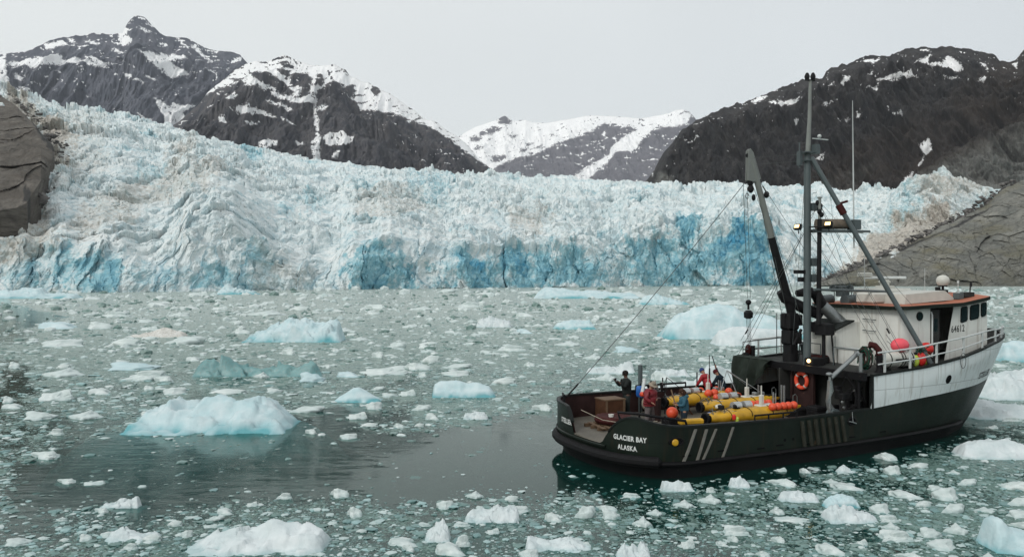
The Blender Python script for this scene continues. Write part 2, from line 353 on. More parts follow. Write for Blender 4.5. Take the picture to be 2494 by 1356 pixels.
GCL = [(-120,610),(0,600),(60,600),(150,600),(210,605),(300,622),(360,640),(420,620),(470,560),(520,540),(570,555),(620,590),(700,640),(760,650),(820,640),(860,605),(930,585),(1000,592),(1080,620),(1150,612),(1250,600),(1330,612),(1400,600),(1470,615),(1520,590),(1600,572),(1700,580),(1760,548),(1850,542),(1900,585),(1960,620),(2060,650),(2300,670),(2620,672)]
GBASE = [(-120,713),(0,712.5),(300,711.5),(700,706.5),(1200,700.8),(1600,697),(1900,695.5),(2620,694.5)]
GDR = [(-120,1250),(0,1150),(600,1250),(1200,1300),(2000,1150),(2250,900),(2620,850)]
BLUE = [(.42,[(1040,650),(1200,615),(1500,610),(1760,560),(1900,600),(1900,700),(1040,704)]),(.3,[(0,640),(330,650),(820,660),(820,708),(0,712)]),(.45,[(60,610),(150,600),(190,640),(180,705),(60,708)]),(.75,[(190,620),(290,630),(312,702),(170,712),(170,650)]),(.5,[(455,665),(500,640),(560,650),(580,705),(455,705)]),(.35,[(560,560),(640,600),(700,700),(600,700)]),
 (.85,[(845,650),(880,600),(950,588),(985,625),(1010,665),(1000,707),(845,707)]),(1.15,[(1118,640),(1135,618),(1185,640),(1200,700),(1110,702)]),(1.2,[(1205,640),(1240,612),(1278,608),(1300,650),(1290,665),(1210,660)]),(.75,[(1200,640),(1330,630),(1330,702),(1200,702)]),
 (.7,[(1330,620),(1400,600),(1475,640),(1478,700),(1330,700)]),(.9,[(1400,640),(1440,640),(1440,700),(1405,700)]),(.75,[(1520,585),(1600,570),(1700,600),(1740,650),(1740,698),(1560,698),(1540,640)]),(1.05,[(1640,545),(1662,532),(1688,535),(1694,560),(1680,580),(1652,576)]),
 (1.0,[(1705,610),(1780,560),(1800,600),(1790,640),(1740,690),(1710,660)]),(1.35,[(1770,560),(1830,543),(1868,555),(1892,620),(1888,697),(1800,697),(1790,620)]),(1.3,[(2205,472),(2222,465),(2226,490),(2212,506)]),(.5,[(2190,465),(2240,450),(2270,480),(2200,560),(2110,590)]),(.6,[(2380,490),(2440,462),(2470,470),(2390,512)]),
 (.5,[(560,320),(640,365),(660,400),(600,400)]),(.4,[(320,430),(410,420),(400,445),(330,445)]),(.45,[(440,460),(468,455),(470,475),(445,478)]),(.4,[(730,470),(770,460),(780,510),(745,510)]),(.35,[(830,450),(900,440),(950,460),(860,475)]),(.35,[(1000,420),(1100,430),(1080,500),(1000,490)])]
DIRT = [(.55,[(-60,560),(60,480),(140,520),(150,580),(60,650),(-60,640)]),(.42,[(150,530),(300,450),(430,420),(560,395),(560,440),(380,520),(240,590),(150,600)]),(.9,[(2200,540),(2280,500),(2335,525),(2260,600),(2170,645),(2040,690),(1990,695),(2110,590)]),(.5,[(2200,450),(2380,440),(2440,470),(2330,500),(2260,490)]),
 (1.0,[(0,225),(60,250),(120,300),(170,350),(120,430),(100,470),(60,480),(100,360),(40,290),(0,270)]),(.4,[(1240,520),(1340,510),(1330,590),(1240,560)]),(.5,[(395,345),(470,345),(470,385),(420,380)]),(.35,[(850,480),(1000,440),(1060,520),(900,560)]),(.35,[(640,640),(760,650),(800,690),(640,700)]),(.3,[(0,260),(260,280),(260,420),(150,480)]),(.32,[(540,560),(620,590),(700,660),(620,640)])]
def glacier():
    xs = np.concatenate([np.arange(-560, -110, 4), np.arange(-110, 2600, 1.75), np.arange(2600, 2800, 4)]); n = len(xs)
    f = lambda t: np.interp(xs, [p[0] for p in t], [p[1] for p in t])
    yt = f(GTOP); yc = f(GCL)+fbm(xs*.02, xs*0, 4, 5)*16; yb = f(GBASE); dr = f(GDR)
    az = (xs-W0/2)/FPX
    d0 = CH*FPX/(yb-YH); d1 = d0+10+6*vnoise(xs*.01, xs*0, 4)
    zc = (YH-yc)/FPX*d1+CH; zr = (YH-yt)/FPX*dr+CH
    nc_, ns_ = 110, 430
    tc_ = np.linspace(0, 1, nc_)[:, None]
    Dc = d0+(d1-d0)*tc_**1.5; Zc = -2+(zc+2)*tc_
    # surface rows spaced evenly in the view, linear in height
    q = np.linspace(0, 1, ns_+1)[1:, None]
    e0 = (zc-CH)/d1; e1 = (zr-CH)/dr; el = e0+(e1-e0)*q
    m = (zr-zc)/(dr-d1)
    Ds = (zc-CH-m*d1)/(el-m); Zs = CH+el*Ds
    Db = Ds[-1:]+np.array([[20.], [60.], [160.]]); Zb = Zs[-1:]-np.array([[4.], [25.], [90.]])
    D = np.concatenate([Dc, Ds, Db]); Z = np.concatenate([Zc, Zs, Zb])
    X = az*D
    S = np.concatenate([np.zeros((1, n)), np.cumsum(np.hypot(np.diff(D, axis=0), np.diff(Z, axis=0)), 0)])
    px = np.broadcast_to(xs, X.shape); py = YH-(Z-CH)/D*FPX
    # large steps and swells, then blocks of three sizes
    cl = smooth01((np.arange(D.shape[0])[:, None]-nc_*.8)/(nc_*.35)); cl = np.broadcast_to(cl, X.shape)   # 0 on the cliff
    h = ridged(X/80, S/50, 4, 2)*11*cl+fbm(X/35, S/40, 3, 8)*3.0
    crev = np.zeros(X.shape)
    wx = X+fbm(X/9, S/9, 4, 70)*3; wy = S+fbm(X/9+9, S/9, 4, 71)*4
    big = .35+1.1*smooth01(vnoise(X/75, S/60, 15)*1.6-.3)
    for k, (cs, A, B, st) in enumerate(((26, 7.0, 6, 2.2), (11, 3.6, 4.0, 2.2), (4.8, 1.9, 2.1, 2.0), (2.2, .9, 1.0, 1.8))):
        sx = np.where(cl > .5, 1.0, 1.0); 
        vx = wx/cs; vy = wy/(cs*(1+1.4*(1-cl))*(1+(st-1)*cl))
        f1, f2, r_, dx, dy = voro(vx, vy, 100+k*7)
        r2 = (r_*7919.3) % 1; r3 = (r_*3571.7) % 1
        blk = (r_-.5)*A+(dx*(r2-.5)*2+dy*(r3-.35)*2)*B
        spike = (1-np.clip(f1*1.6, 0, 1))*A*.7*(r2 > .84)
        e = np.clip(1-(f2-f1)/.13, 0, 1)
        h = h+(blk+spike-e*A*.22*cl)*(big*cl+.95*(1-cl))
        if k < 3: crev = np.maximum(crev, e*(r3 > .55)*(.5 if k == 2 else .8))
    # vertical fluting of the calving face
    fl = ridged(X/7.0+fbm(X/16, S/16, 4, 4)*.8, S/30, 5, 66)
    h = h+(1-cl)*(fl*2.6+fbm(X/18, S/14, 6, 67)*7)
    rowfade = np.ones(D.shape[0]); rowfade[:4] = (.3, .5, .7, .9); rowfade[-2:] = (.3, .1)
    h = h*rowfade[:, None]
    up = .25+.52*cl; fw = np.sqrt(1-up*up)
    scl = .55+.45*np.clip((D-300)/500, 0, 1.1)
    h = h*scl
    D2 = D-h*fw; X2 = az*D2+fbm(X/6, S/6, 3, 90)*1.6*scl; Z2 = Z+h*up
    Z2[0] = -3
    qx = px+fbm(px*.04, py*.03, 6, 40, g=.65)*55; qy = py+fbm(px*.04+50, py*.04, 6, 41, g=.65)*36
    blue = np.zeros(X.shape); dirt = np.zeros(X.shape)
    for a, p in BLUE: blue = np.maximum(blue, a*smooth01((pdist(qx, qy, p)+18)/34))
    for a, p in DIRT: dirt = np.maximum(dirt, a*smooth01((pdist(qx, qy, p)+18)/36))
    f1, f2, cr2, dx, dy = voro(wx/9+.2*fbm(wx/3, wy/3, 3, 12), wy/14, 333); blue = np.where(blue > .02, blue*(.62+.62*cr2)+np.clip(1-(f2-f1)/.1, 0, 1)*.25*(blue > .3), 0)
    pat = fbm(X/30, S/26, 4, 77); blue = np.maximum(blue, np.clip(pat-.22, 0, 1)*1.4*(1-.3*cl))
    tonguey = np.clip((px-1950)/200, 0, 1); blue = blue*(1-.3*tonguey); dirt = np.maximum(dirt, tonguey*.18)
    crev = crev*(1-.55*cl)
    V = np.stack([X2, D2, Z2], -1).reshape(-1, 3)
    o = np_mesh('glacier', V, grid_faces(X.shape[0], n), M['glacier_ice'], attrs={'blue': blue, 'dirt': dirt, 'crev': crev})
    o['kind'] = 'structure'
    return o
glacier()

# ------------------------------------------------------------------ bare rock beside the ice
def slab_mat(name, c1, c2, c3, moss, sx, rot):
    t = NT(name)
    m0 = t.n('Mapping'); m0.inputs['Rotation'].default_value = rot; t.link(t.coord(), m0.inputs[0])
    mp = t.n('Mapping'); mp.inputs['Scale'].default_value = sx; t.link(m0.outputs[0], mp.inputs[0])
    n1 = t.noise(1, 8, .6, vec=mp.outputs[0], dist=.4); n2 = t.noise(3.7, 8, .68, vec=mp.outputs[0], dist=.8); n3 = t.noise(.03, 4); n5 = t.noise(.012, 6, .65)
    vo = t.n('TexVoronoi', feature='DISTANCE_TO_EDGE'); vo.inputs['Scale'].default_value = .45
    t.link(t.mix(.25, mp.outputs[0], t.n('TexNoise').outputs[1]), vo.inputs['Vector']) if False else t.link(mp.outputs[0], vo.inputs['Vector'])
    c = t.mix(t.rng(n1, .38, .62), c1, c2); c = t.mix(t.rng(n2, .5, .68, 0, .8), c, c3)
    c = t.mix(t.math('MULTIPLY', t.rng(n3, .5, .62), t.rng(n1, .3, .6, .2, .8)), c, moss)
    c = t.mix(t.rng(vo.outputs[0], 0, .03, .4, 0), c, tuple(k*.45 for k in c3))
    c = t.mix(t.rng(n5, .35, .65, .45, 0), c, tuple(k*.5 for k in c1))
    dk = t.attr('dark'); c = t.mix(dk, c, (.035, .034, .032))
    return t.bsdf(c, .8, 0, t.bump(t.math('ADD', n2, t.math('MULTIPLY', n1, 1.5)), 1.0, 3.0), spec=.25)
slab_mat('slab_right', (.17, .175, .158), (.29, .285, .25), (.075, .073, .06), (.18, .165, .10), (.04, .05, .16), (0, R(25), 0))
slab_mat('slab_left', (.11, .098, .082), (.20, .18, .155), (.045, .04, .034), (.12, .10, .08), (.02, .03, .22), (0, R(-33), 0))
def rock_slab(name, top, bot, dt, db, mat, rows=160, step=2.0, bulge=14, seed=0, dark=None, tilt=.4, cracks=1.0):
    xs = np.arange(top[0][0], top[-1][0], step); n = len(xs)
    f = lambda t: np.interp(xs, [p[0] for p in t], [p[1] for p in t])
    yt = f(top)+fbm(xs*.03, xs*0, 4, seed)*7; yb = f(bot); d1 = f(dt); d0 = f(db)
    az = (xs-W0/2)/FPX; q = np.linspace(0, 1, rows)[:, None]
    z0 = (YH-yb)/FPX*d0+CH; z1 = (YH-yt)/FPX*d1+CH
    D = d0+(d1-d0)*q; Z = z0+(z1-z0)*q
    px = np.broadcast_to(xs, D.shape)+0*D; py = YH-(Z-CH)/D*FPX
    X = az*D
    env = np.clip(np.sin(np.pi*np.clip(q, 0, 1))*1.6, 0, 1)
    u = X*math.cos(tilt)-Z*math.sin(tilt); v = X*math.sin(tilt)+Z*math.cos(tilt)
    # bedding steps, diagonal joints, blocky fractures
    st = ridged(u/90, v/9, 5, seed+3)*2.2+fbm(u/60, v/28, 4, seed+6)*7
    f1, f2, r_, dx, dy = voro(u/26+fbm(u/20, v/20, 3, 5)*.5, v/13, seed+50)
    st = st+((r_-.5)*5+dx*3*(r_-.3)-np.clip(1-(f2-f1)/.05, 0, 1)*.9)*cracks
    f1, f2, r_, dx, dy = voro(u/8, v/4, seed+60)
    st = st+((r_-.5)*1.5+dy*1.2*(r_-.4)-np.clip(1-(f2-f1)/.07, 0, 1)*.3)*cracks
    D2 = D-env*bulge-st*(.25+.75*env)
    # close behind: two rows going back so that the rock has a body
    Zb = Z[-1:]+0; 
    X2 = az*D2
    P = np.stack([X2, D2, Z], -1)
    back = P[-1:].copy(); back[..., 1] += 60; back[..., 0] = az*back[..., 1]; back[..., 2] -= 20
    low = P[:1].copy(); low[..., 2] = -3
    P = np.concatenate([low, P, back])
    dk = np.zeros(P.shape[:2])
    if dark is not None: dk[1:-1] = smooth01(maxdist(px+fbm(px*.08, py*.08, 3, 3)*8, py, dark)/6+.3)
    o = np_mesh(name, P.reshape(-1, 3), grid_faces(P.shape[0], n), M[mat], attrs={'dark': dk})
    o['kind'] = 'structure'
    return o
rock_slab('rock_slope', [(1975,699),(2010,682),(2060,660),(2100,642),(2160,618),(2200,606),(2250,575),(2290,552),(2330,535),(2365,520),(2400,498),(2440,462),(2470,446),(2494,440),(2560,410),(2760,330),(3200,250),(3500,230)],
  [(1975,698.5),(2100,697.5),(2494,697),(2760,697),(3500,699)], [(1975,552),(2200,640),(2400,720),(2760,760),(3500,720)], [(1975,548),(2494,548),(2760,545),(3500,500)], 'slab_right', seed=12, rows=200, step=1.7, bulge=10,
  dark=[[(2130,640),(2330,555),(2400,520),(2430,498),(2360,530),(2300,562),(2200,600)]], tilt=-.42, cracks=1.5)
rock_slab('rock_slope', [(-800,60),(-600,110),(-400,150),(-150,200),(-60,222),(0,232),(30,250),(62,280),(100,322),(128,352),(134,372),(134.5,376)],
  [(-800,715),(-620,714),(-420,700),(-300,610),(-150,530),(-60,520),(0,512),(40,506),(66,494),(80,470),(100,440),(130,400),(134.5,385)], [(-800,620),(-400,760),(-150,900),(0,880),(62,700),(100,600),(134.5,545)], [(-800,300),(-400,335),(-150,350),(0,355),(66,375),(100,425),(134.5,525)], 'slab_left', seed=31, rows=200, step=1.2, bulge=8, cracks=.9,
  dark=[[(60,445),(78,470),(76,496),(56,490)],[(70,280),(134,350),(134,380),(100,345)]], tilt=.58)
def moraine():
    """loose blocks along the edges of the ice"""
    tpl = []
    bm_ = bmesh.new(); bmesh.ops.create_icosphere(bm_, subdivisions=1, radius=1); bm_.verts.ensure_lookup_table()
    v0 = np.array([v.co[:] for v in bm_.verts]); f0 = np.array([[v.index for v in f.verts] for f in bm_.faces]); bm_.free()
    Vs = []; Fs = []; k = 0
    line = [((30,245),950),((70,280),830),((110,322),740),((138,356),670),((140,395),600),((115,430),520),((90,465),455),((72,495),420)]
    line2 = [((2000,690),556),((2090,650),590),((2180,612),640),((2260,570),670),((2330,535),700),((2380,510),715),((2440,465),735),((2480,445),740)]
    for ln, cnt, sp, rr in ((line, 230, 20, (.8, 3.2)), (line2, 520, 11, (.7, 3.0))):
        for i in range(cnt):
            t = random.random()*(len(ln)-1); a = int(t); f = t-a
            (p0, d0), (p1, d1) = ln[a], ln[a+1]
            x = p0[0]+(p1[0]-p0[0])*f+random.gauss(0, sp*.6)+abs(random.gauss(0, sp*.4))*(1 if ln is line else -1); y = p0[1]+(p1[1]-p0[1])*f+random.gauss(0, sp*.5); D = d0+(d1-d0)*f
            D -= 4
            r = random.uniform(*rr)**1.0*random.random()**.8
            c = np.array([(x-W0/2)/FPX*D, D, (YH-y)/FPX*D+CH])
            vv = v0*(1+.35*rng.standard_normal((len(v0), 1)))*np.array([r*1.4, r, r*.8]); vv = vv+c
            Vs.append(vv); Fs.append(f0+k); k += len(v0)
    t = NT('moraine_rock'); t.bsdf(t.mix(t.rng(t.noise(.3, 4), .4, .6), (.06, .058, .055), (.16, .15, .14)), .9)
    o = np_mesh('moraine_rubble', np.concatenate(Vs), np.concatenate(Fs), M['moraine_rock'])
    tag(o, 'loose grey rubble strewn along both edges of the glacier', 'rubble', kind='stuff')
moraine()
# ------------------------------------------------------------------ water
# where the fjord is open water (0) or choked with brash (1), as seen from above along the photograph
LEADS = [(.97, [(250,1205),(420,1190),(560,1130),(700,1085),(840,1062),(1000,1070),(1150,1035),(1280,1000),(1365,1010),(1380,1130),(1400,1185),(1340,1215),(1200,1200),(1000,1215),(800,1190),(560,1225),(300,1250)]),
 (.88, [(20,1190),(60,1120),(250,1060),(500,1085),(760,1020),(900,990),(960,1010),(760,1120),(520,1150),(480,1215),(120,1240)]), (.9, [(1365,1060),(1400,1180),(1600,1200),(1900,1165),(2150,1125),(2400,1060),(2380,1020),(1700,1100)]),
 (.7, [(0,740),(60,740),(140,770),(90,812),(0,815)]), (.6, [(0,905),(60,900),(70,960),(0,990)]), (.75, [(0,1240),(120,1262),(140,1290),(0,1300)])]
def density(px, py):
    px = px+fbm(px*.012, py*.03, 5, 71)*90; py = py+fbm(px*.012+9, py*.03, 5, 72)*34
    d = np.ones(px.shape)
    for a, p in LEADS: d = np.minimum(d, 1-a*smooth01((pdist(px, py, p)+26)/44))
    return d
def water_mat():
    t = NT('sea_water')
    sl = t.attr('slush'); fa = t.attr('far')
    n1 = t.noise(2.2, 8, .72); n2 = t.noise(9, 6, .7); n3 = t.noise(.35, 7, .7, scl3=(1, .7, 1)); n4 = t.noise(.08, 5, .65)
    nn = t.math('ADD', t.math('MULTIPLY', n1, .5), t.math('MULTIPLY', n2, .5))
    mixn = t.math('ADD', t.math('MULTIPLY', nn, .62), t.math('MULTIPLY', n3, .38))
    thr = t.rng(sl, 0, 1, .70, .455)
    f = t.rng(t.math('SUBTRACT', mixn, thr), -.012, .03)
    body = t.mix(t.rng(n4, .35, .65), (.008, .062, .052), (.014, .085, .070))
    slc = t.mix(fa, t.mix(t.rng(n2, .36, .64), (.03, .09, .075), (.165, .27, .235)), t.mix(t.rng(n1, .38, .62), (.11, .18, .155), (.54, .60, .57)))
    # ripples, stronger in the leads
    r1 = t.noise(1.1, 4, .6, scl3=(.55, 1.6, 1)); r2 = t.noise(6, 3, .5, scl3=(.6, 1.3, 1))
    rip = t.math('MULTIPLY', t.rng(t.noise(.16, 4, .6), .36, .56, .25, 1), t.rng(t.attr('calm'), 0, 1, 1, .015))
    rb = t.bump(t.math('MULTIPLY', t.math('ADD', r1, t.math('MULTIPLY', r2, .18)), rip), .30, .07)
    dif = t.n('BsdfDiffuse'); t.link(body, dif.inputs[0])
    trn = t.n('BsdfTransparent'); trn.inputs[0].default_value = (.42, .74, .72, 1)
    m1 = t.n('MixShader'); m1.inputs[0].default_value = .30; t.link(dif.outputs[0], m1.inputs[2]); t.link(trn.outputs[0], m1.inputs[1])
    gl = t.n('BsdfGlossy'); gl.inputs['Roughness'].default_value = .07; gl.inputs['Color'].default_value = (.94, 1.0, .96, 1); t.link(rb, gl.inputs['Normal'])
    fr = t.n('Fresnel'); fr.inputs[0].default_value = 1.33; t.link(rb, fr.inputs['Normal'])
    m2 = t.n('MixShader'); t.link(t.math('MULTIPLY', fr.outputs[0], .95), m2.inputs[0]); t.link(m1.outputs[0], m2.inputs[1]); t.link(gl.outputs[0], m2.inputs[2])
    sp = t.n('BsdfPrincipled'); t.link(slc, sp.inputs['Base Color']); sp.inputs['Roughness'].default_value = .45
    t.link(t.bump(nn, .8, .08), sp.inputs['Normal'])
    m3 = t.n('MixShader'); t.link(f, m3.inputs[0]); t.link(m2.outputs[0], m3.inputs[1]); t.link(sp.outputs[0], m3.inputs[2])
    t.link(m3.outputs[0], t.out.inputs[0])
    va = t.n('VolumeAbsorption'); va.inputs['Color'].default_value = (.10, .78, .74, 1); va.inputs['Density'].default_value = .55; t.link(va.outputs[0], t.out.inputs['Volume'])
water_mat()
def water():
    ys = np.concatenate([np.linspace(1500, 697, 330), np.linspace(696, 686, 12), [680, 675]])
    Ds = CH*FPX/(ys-YH); xs = np.arange(-1100, 3700, 12.)
    az = (xs-W0/2)/FPX
    # the sheet also runs under and behind the camera
    D = np.concatenate([[-900, -60, 4, 12], Ds])[:, None]
    X = np.where(D > 14, az*D, az*np.where(np.abs(D) < 14, 17, np.abs(D)*2)); Y = np.broadcast_to(D, X.shape)
    V = np.stack([X, Y, 0*X], -1)
    pxy = proj(np.stack([X, np.maximum(Y, 15), 0*X], -1)); d = density(*pxy)
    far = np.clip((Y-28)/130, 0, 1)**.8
    sl = d*(.80+.48*far)+.16*fbm(X/14, Y/14, 3, 5)*d
    dd = np.clip((pxy[1]-1150)/200, 0, 1); sl = sl*(1-.0*dd)
    nr_, nc_ = X.shape; top = V.reshape(-1, 3); bot = top.copy(); bot[:, 2] = -3.1; n_ = len(top)
    ring = np.concatenate([np.arange(nc_), np.arange(1, nr_)*nc_+nc_-1, (nr_-1)*nc_+np.arange(nc_-2, -1, -1), np.arange(nr_-2, 0, -1)*nc_]); rn = np.roll(ring, -1)
    gf = grid_faces(nr_, nc_); side = np.stack([ring, n_+ring, n_+rn, rn], -1); dup2 = lambda a: np.concatenate([a.ravel(), a.ravel()])
    o = np_mesh('water', np.concatenate([top, bot]), [gf, gf[:, ::-1]+n_, side], M['sea_water'], attrs={'slush': dup2(sl), 'far': dup2(far), 'calm': dup2(smooth01((pdist(pxy[0]+fbm(pxy[0]*.01, pxy[1]*.05, 4, 6)*120, pxy[1]+fbm(pxy[0]*.012, pxy[1]*.06, 4, 8)*30, [(860,1225),(930,1110),(1060,1065),(1230,1035),(1380,1040),(1420,1240),(1200,1225)])+25)/50))})
    o['kind'] = 'structure'
    t = NT('deep_water'); t.bsdf(t.mix(t.rng(t.noise(.2, 3), .4, .6), (.004, .03, .026), (.008, .045, .038)), .9, spec=0)
    s_ = 6000
    o = np_mesh('sea_bed', np.array([[-s_, -900, -3.2], [s_, -900, -3.2], [s_, 3000, -3.2], [-s_, 3000, -3.2]]), np.array([[0, 1, 2, 3]]), M['deep_water'])
    o['kind'] = 'structure'
water()

# ------------------------------------------------------------------ floating ice
def float_ice_mat(name, c1, c2, teal, lo, hi, rough=.5, dirty=0):
    t = NT(name); g = t.geo(); s = t.n('SeparateXYZ'); t.link(g.outputs['Position'], s.inputs[0])
    n1 = t.noise(1.2, 6, .6); n2 = t.noise(8, 6, .7)
    c = t.mix(t.rng(n1, .35, .65), c1, c2)
    b = t.attr('blue'); f = t.math('ADD', b, t.rng(n1, .3, .7, -.2, .2))
    c = t.mix(t.rng(f, .2, 1.0, 0, 1), c, teal)
    # clear, wash-melted ice at and under the waterline
    zz = t.math('ADD', s.outputs[2], t.rng(n1, .3, .7, -.05, .05))
    c = t.mix(t.rng(zz, -.10, .10, .7, 0), c, teal)
    if dirty: c = t.mix(t.rng(n2, .5, .6, 0, dirty), c, (.2, .16, .11))
    return t.bsdf(c, rough, 0, t.bump(t.math('ADD', n1, n2), .5, .06), spec=.4)
float_ice_mat('berg_white', (.52, .60, .61), (.66, .71, .72), (.17, .38, .40), 0, 1)
float_ice_mat('berg_blue', (.42, .58, .61), (.58, .68, .70), (.12, .36, .40), 0, 1)
float_ice_mat('berg_teal', (.13, .28, .29), (.20, .36, .36), (.04, .18, .20), 0, 1, rough=.3, dirty=.25)
float_ice_mat('berg_dirty', (.55, .54, .50), (.68, .68, .65), (.25, .42, .42), 0, 1, dirty=.55)
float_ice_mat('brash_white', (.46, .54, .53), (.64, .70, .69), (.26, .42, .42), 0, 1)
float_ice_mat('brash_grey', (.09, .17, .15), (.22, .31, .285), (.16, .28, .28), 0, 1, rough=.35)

def berg(name, label, prof, yb, mat='berg_white', depth=.45, nx=90, ny=48, rough=1.0, apron=.25, blue=0., seed=0, lump=1.0, cat='iceberg', group=None):
    """prof: skyline points (px, py) of the photograph, left to right; yb: waterline y of its near edge"""
    x0 = prof[0][0]; x1 = prof[-1][0]; xm = (x0+x1)/2
    D0 = CH*FPX/(yb-YH); wid = (x1-x0)/FPX*D0; dep = wid*depth
    D = D0+dep*.5
    cx = (xm-W0/2)/FPX*D; half = wid*.5*D/D0
    ap = apron*min(1.0, 3/half)*half
    u = np.linspace(-1.0-ap/half, 1.0+ap/half, nx)[None, :]; vmax = 1+ap*1.3/(dep*.5+1e-6); v = np.linspace(-vmax, vmax, ny)[:, None]
    U = u+0*v; V_ = v+0*u
    px = xm+U*(x1-x0)/2
    # skyline height, taken at the crest line
    py = np.interp(px, [p[0] for p in prof], [p[1] for p in prof])
    hc = np.maximum(0, CH-(py-YH)/FPX*D)
    th = fbm(U*1.7+seed, V_*1.7, 3, seed)*.22
    Vc = np.where(V_ < .3, (V_-.3)/1.3, (V_-.3)/.7) if rough > .5 else V_
    rad = np.abs(Vc)+th*1.2
    shape = np.clip(1-np.clip(rad, 0, 1)**(1.35 if rough > .5 else 2.2), 0, 1)**.85
    xe = np.clip((1-np.abs(U)-.0)/.10, 0, 1)**.5
    Hgt = hc*shape*xe
    sx = U*half/ (wid*.12+.05); sy = V_*dep/(wid*.12+.05)
    base = np.max(hc)
    lum = (fbm(sx+seed*3.1, sy, 4, seed+2))*.20*base*lump
    f1, f2, r_, dx, dy = voro(sx*.9+seed, sy*.9, seed+4)
    r2 = (r_*913.7) % 1
    lum = lum+((r_-.5)*.22+dx*(r2-.5)*.5)*base*lump*rough
    lum = lum+fbm(sx*5, sy*5, 3, seed+8)*.05*base*rough
    Z = Hgt+lum*np.clip(Hgt/(base*.25+1e-6), 0, 1)
    # underwater foot spreading round the berg
    out_ = np.hypot(np.maximum(rad-.97, 0)*dep*.65, np.maximum(np.abs(U)-.99, 0)*half*1.2)
    Z = np.where(out_ > 0, np.minimum(Z, 0.0)-.03-out_*.12-.20*out_**2+.25*fbm(sx*2, sy*2, 3, seed+21)*np.clip(out_, 0, 1), Z-.03)
    Z = np.maximum(Z, -2.9)
    jx = fbm(sx*.7+7, sy*.7, 2, seed+12)*wid*.02; jy = fbm(sx*.7, sy*.7+5, 2, seed+13)*wid*.03
    X = U*half+jx; Y = V_*dep*.5+jy
    P = np.stack([X, Y, Z], -1).reshape(-1, 3)
    n = len(P)
    # close it from below
    ring = np.concatenate([np.arange(nx), np.arange(1, ny)*nx+nx-1, (ny-1)*nx+np.arange(nx-2, -1, -1), np.arange(ny-2, 0, -1)*nx])
    low = P[ring].copy(); low[:, 2] = np.minimum(low[:, 2]-.2, -1.1); low[:, :2] *= .95
    P2 = np.concatenate([P, low, [[0, 0, -3.0]]]); m = len(ring); k = np.arange(m); kn = (k+1) % m
    sk = np.stack([ring[k], n+k, n+kn, ring[kn]], -1); cap = np.stack([n+k, np.full(m, n+m), n+kn], -1)
    hh = np.clip(P2[:, 2]/(base+1e-6), 0, 1); bl = blue+(1.5 if mat == 'berg_blue' else .35)*np.clip(1-hh/.48, 0, 1)**1.3*np.clip(.6+.9*fbm(P2[:, 0]/(wid*.12+.1), P2[:, 1]/(wid*.12+.1), 3, seed+30), 0, 1.3)
    o = np_mesh(name, P2, [grid_faces(ny, nx), sk, cap], M[mat], smooth=True, attrs={'blue': bl})
    o.location = (cx, D, 0)
    tag(o, label, cat, group)
    return o
B = berg
B('iceberg', 'large white and turquoise iceberg with rounded blocks on top, in the left foreground', [(300,1068),(330,1045),(332,1020),(350,1000),(400,990),(412,975),(425,972),(440,985),(470,985),(485,967),(510,967),(530,975),(560,980),(590,968),(640,968),(662,985),(690,1010),(710,1020)], 1060, 'berg_blue', .50, nx=180, ny=110, seed=1, apron=1.5)
B('iceberg', 'long white iceberg with a ragged crest at the bottom edge of the picture', [(405,1350),(440,1335),(480,1320),(520,1300),(560,1290),(600,1290),(640,1278),(665,1272),(690,1278),(740,1275),(775,1285),(790,1295),(795,1320)], 1352, 'berg_white', .34, nx=130, ny=70, seed=2, apron=.4)
B('iceberg', 'big smooth domed iceberg behind the crane wires, with a pale turquoise undercut', [(1610,800),(1632,785),(1650,768),(1690,752),(1740,743),(1785,742),(1800,752),(1830,765),(1870,768),(1915,790),(1990,800),(2020,815)], 826, 'berg_blue', .30, nx=140, ny=70, seed=3, rough=.35, lump=.5, apron=.3)
B('iceberg', 'rounded white block lying in front of the big domed iceberg', [(1738,832),(1742,805),(1770,797),(1810,795),(1850,800),(1900,805),(1940,820),(1960,835)], 842, 'berg_white', .35, seed=4, rough=.5, lump=.5)
B('iceberg', 'jagged pale blue iceberg floating left of centre below the glacier', [(600,825),(625,808),(650,795),(680,785),(700,780),(730,778),(755,780),(775,785),(800,782),(825,790),(833,810),(835,825)], 834, 'berg_blue', .4, nx=120, ny=60, seed=5)
B('iceberg', 'low dark teal slab of clear ice half awash', [(470,905),(500,880),(520,877),(545,882),(590,888),(640,882),(670,878),(700,885),(740,895),(780,905)], 918, 'berg_teal', .14, seed=6, lump=1.6, rough=1.5)
B('iceberg', 'smooth turquoise hump of ice with two shallow crests, left of the stern', [(1053,960),(1058,935),(1075,927),(1110,925),(1140,932),(1165,930),(1190,938),(1208,960)], 968, 'berg_blue', .45, seed=7, rough=.2, lump=.35, apron=.4)
B('iceberg', 'pale pyramid shaped ice block in the middle of the ice field', [(812,975),(835,960),(860,943),(875,942),(895,952),(930,972)], 980, 'berg_blue', .55, seed=8, rough=.15, lump=.25, apron=.5)
B('iceberg', 'tall white block with a curved crest beyond the two people at the port rail', [(1630,955),(1640,935),(1665,925),(1690,930),(1712,905),(1722,893),(1750,890),(1775,900),(1795,925),(1800,955)], 962, 'berg_white', .35, seed=9, rough=.4, lump=.4)
B('iceberg', 'long rounded white floe behind the deck of the boat', [(1540,950),(1570,938),(1600,942),(1640,932),(1665,945),(1720,950),(1760,958)], 962, 'berg_white', .3, seed=10, rough=.4, lump=.4)
B('iceberg', 'lumpy white ice piece with three rounded knobs above the deck', [(1589,915),(1600,900),(1612,897),(1622,905),(1635,898),(1645,902),(1655,905),(1668,897),(1682,915)], 918, 'berg_white', .35, seed=11)
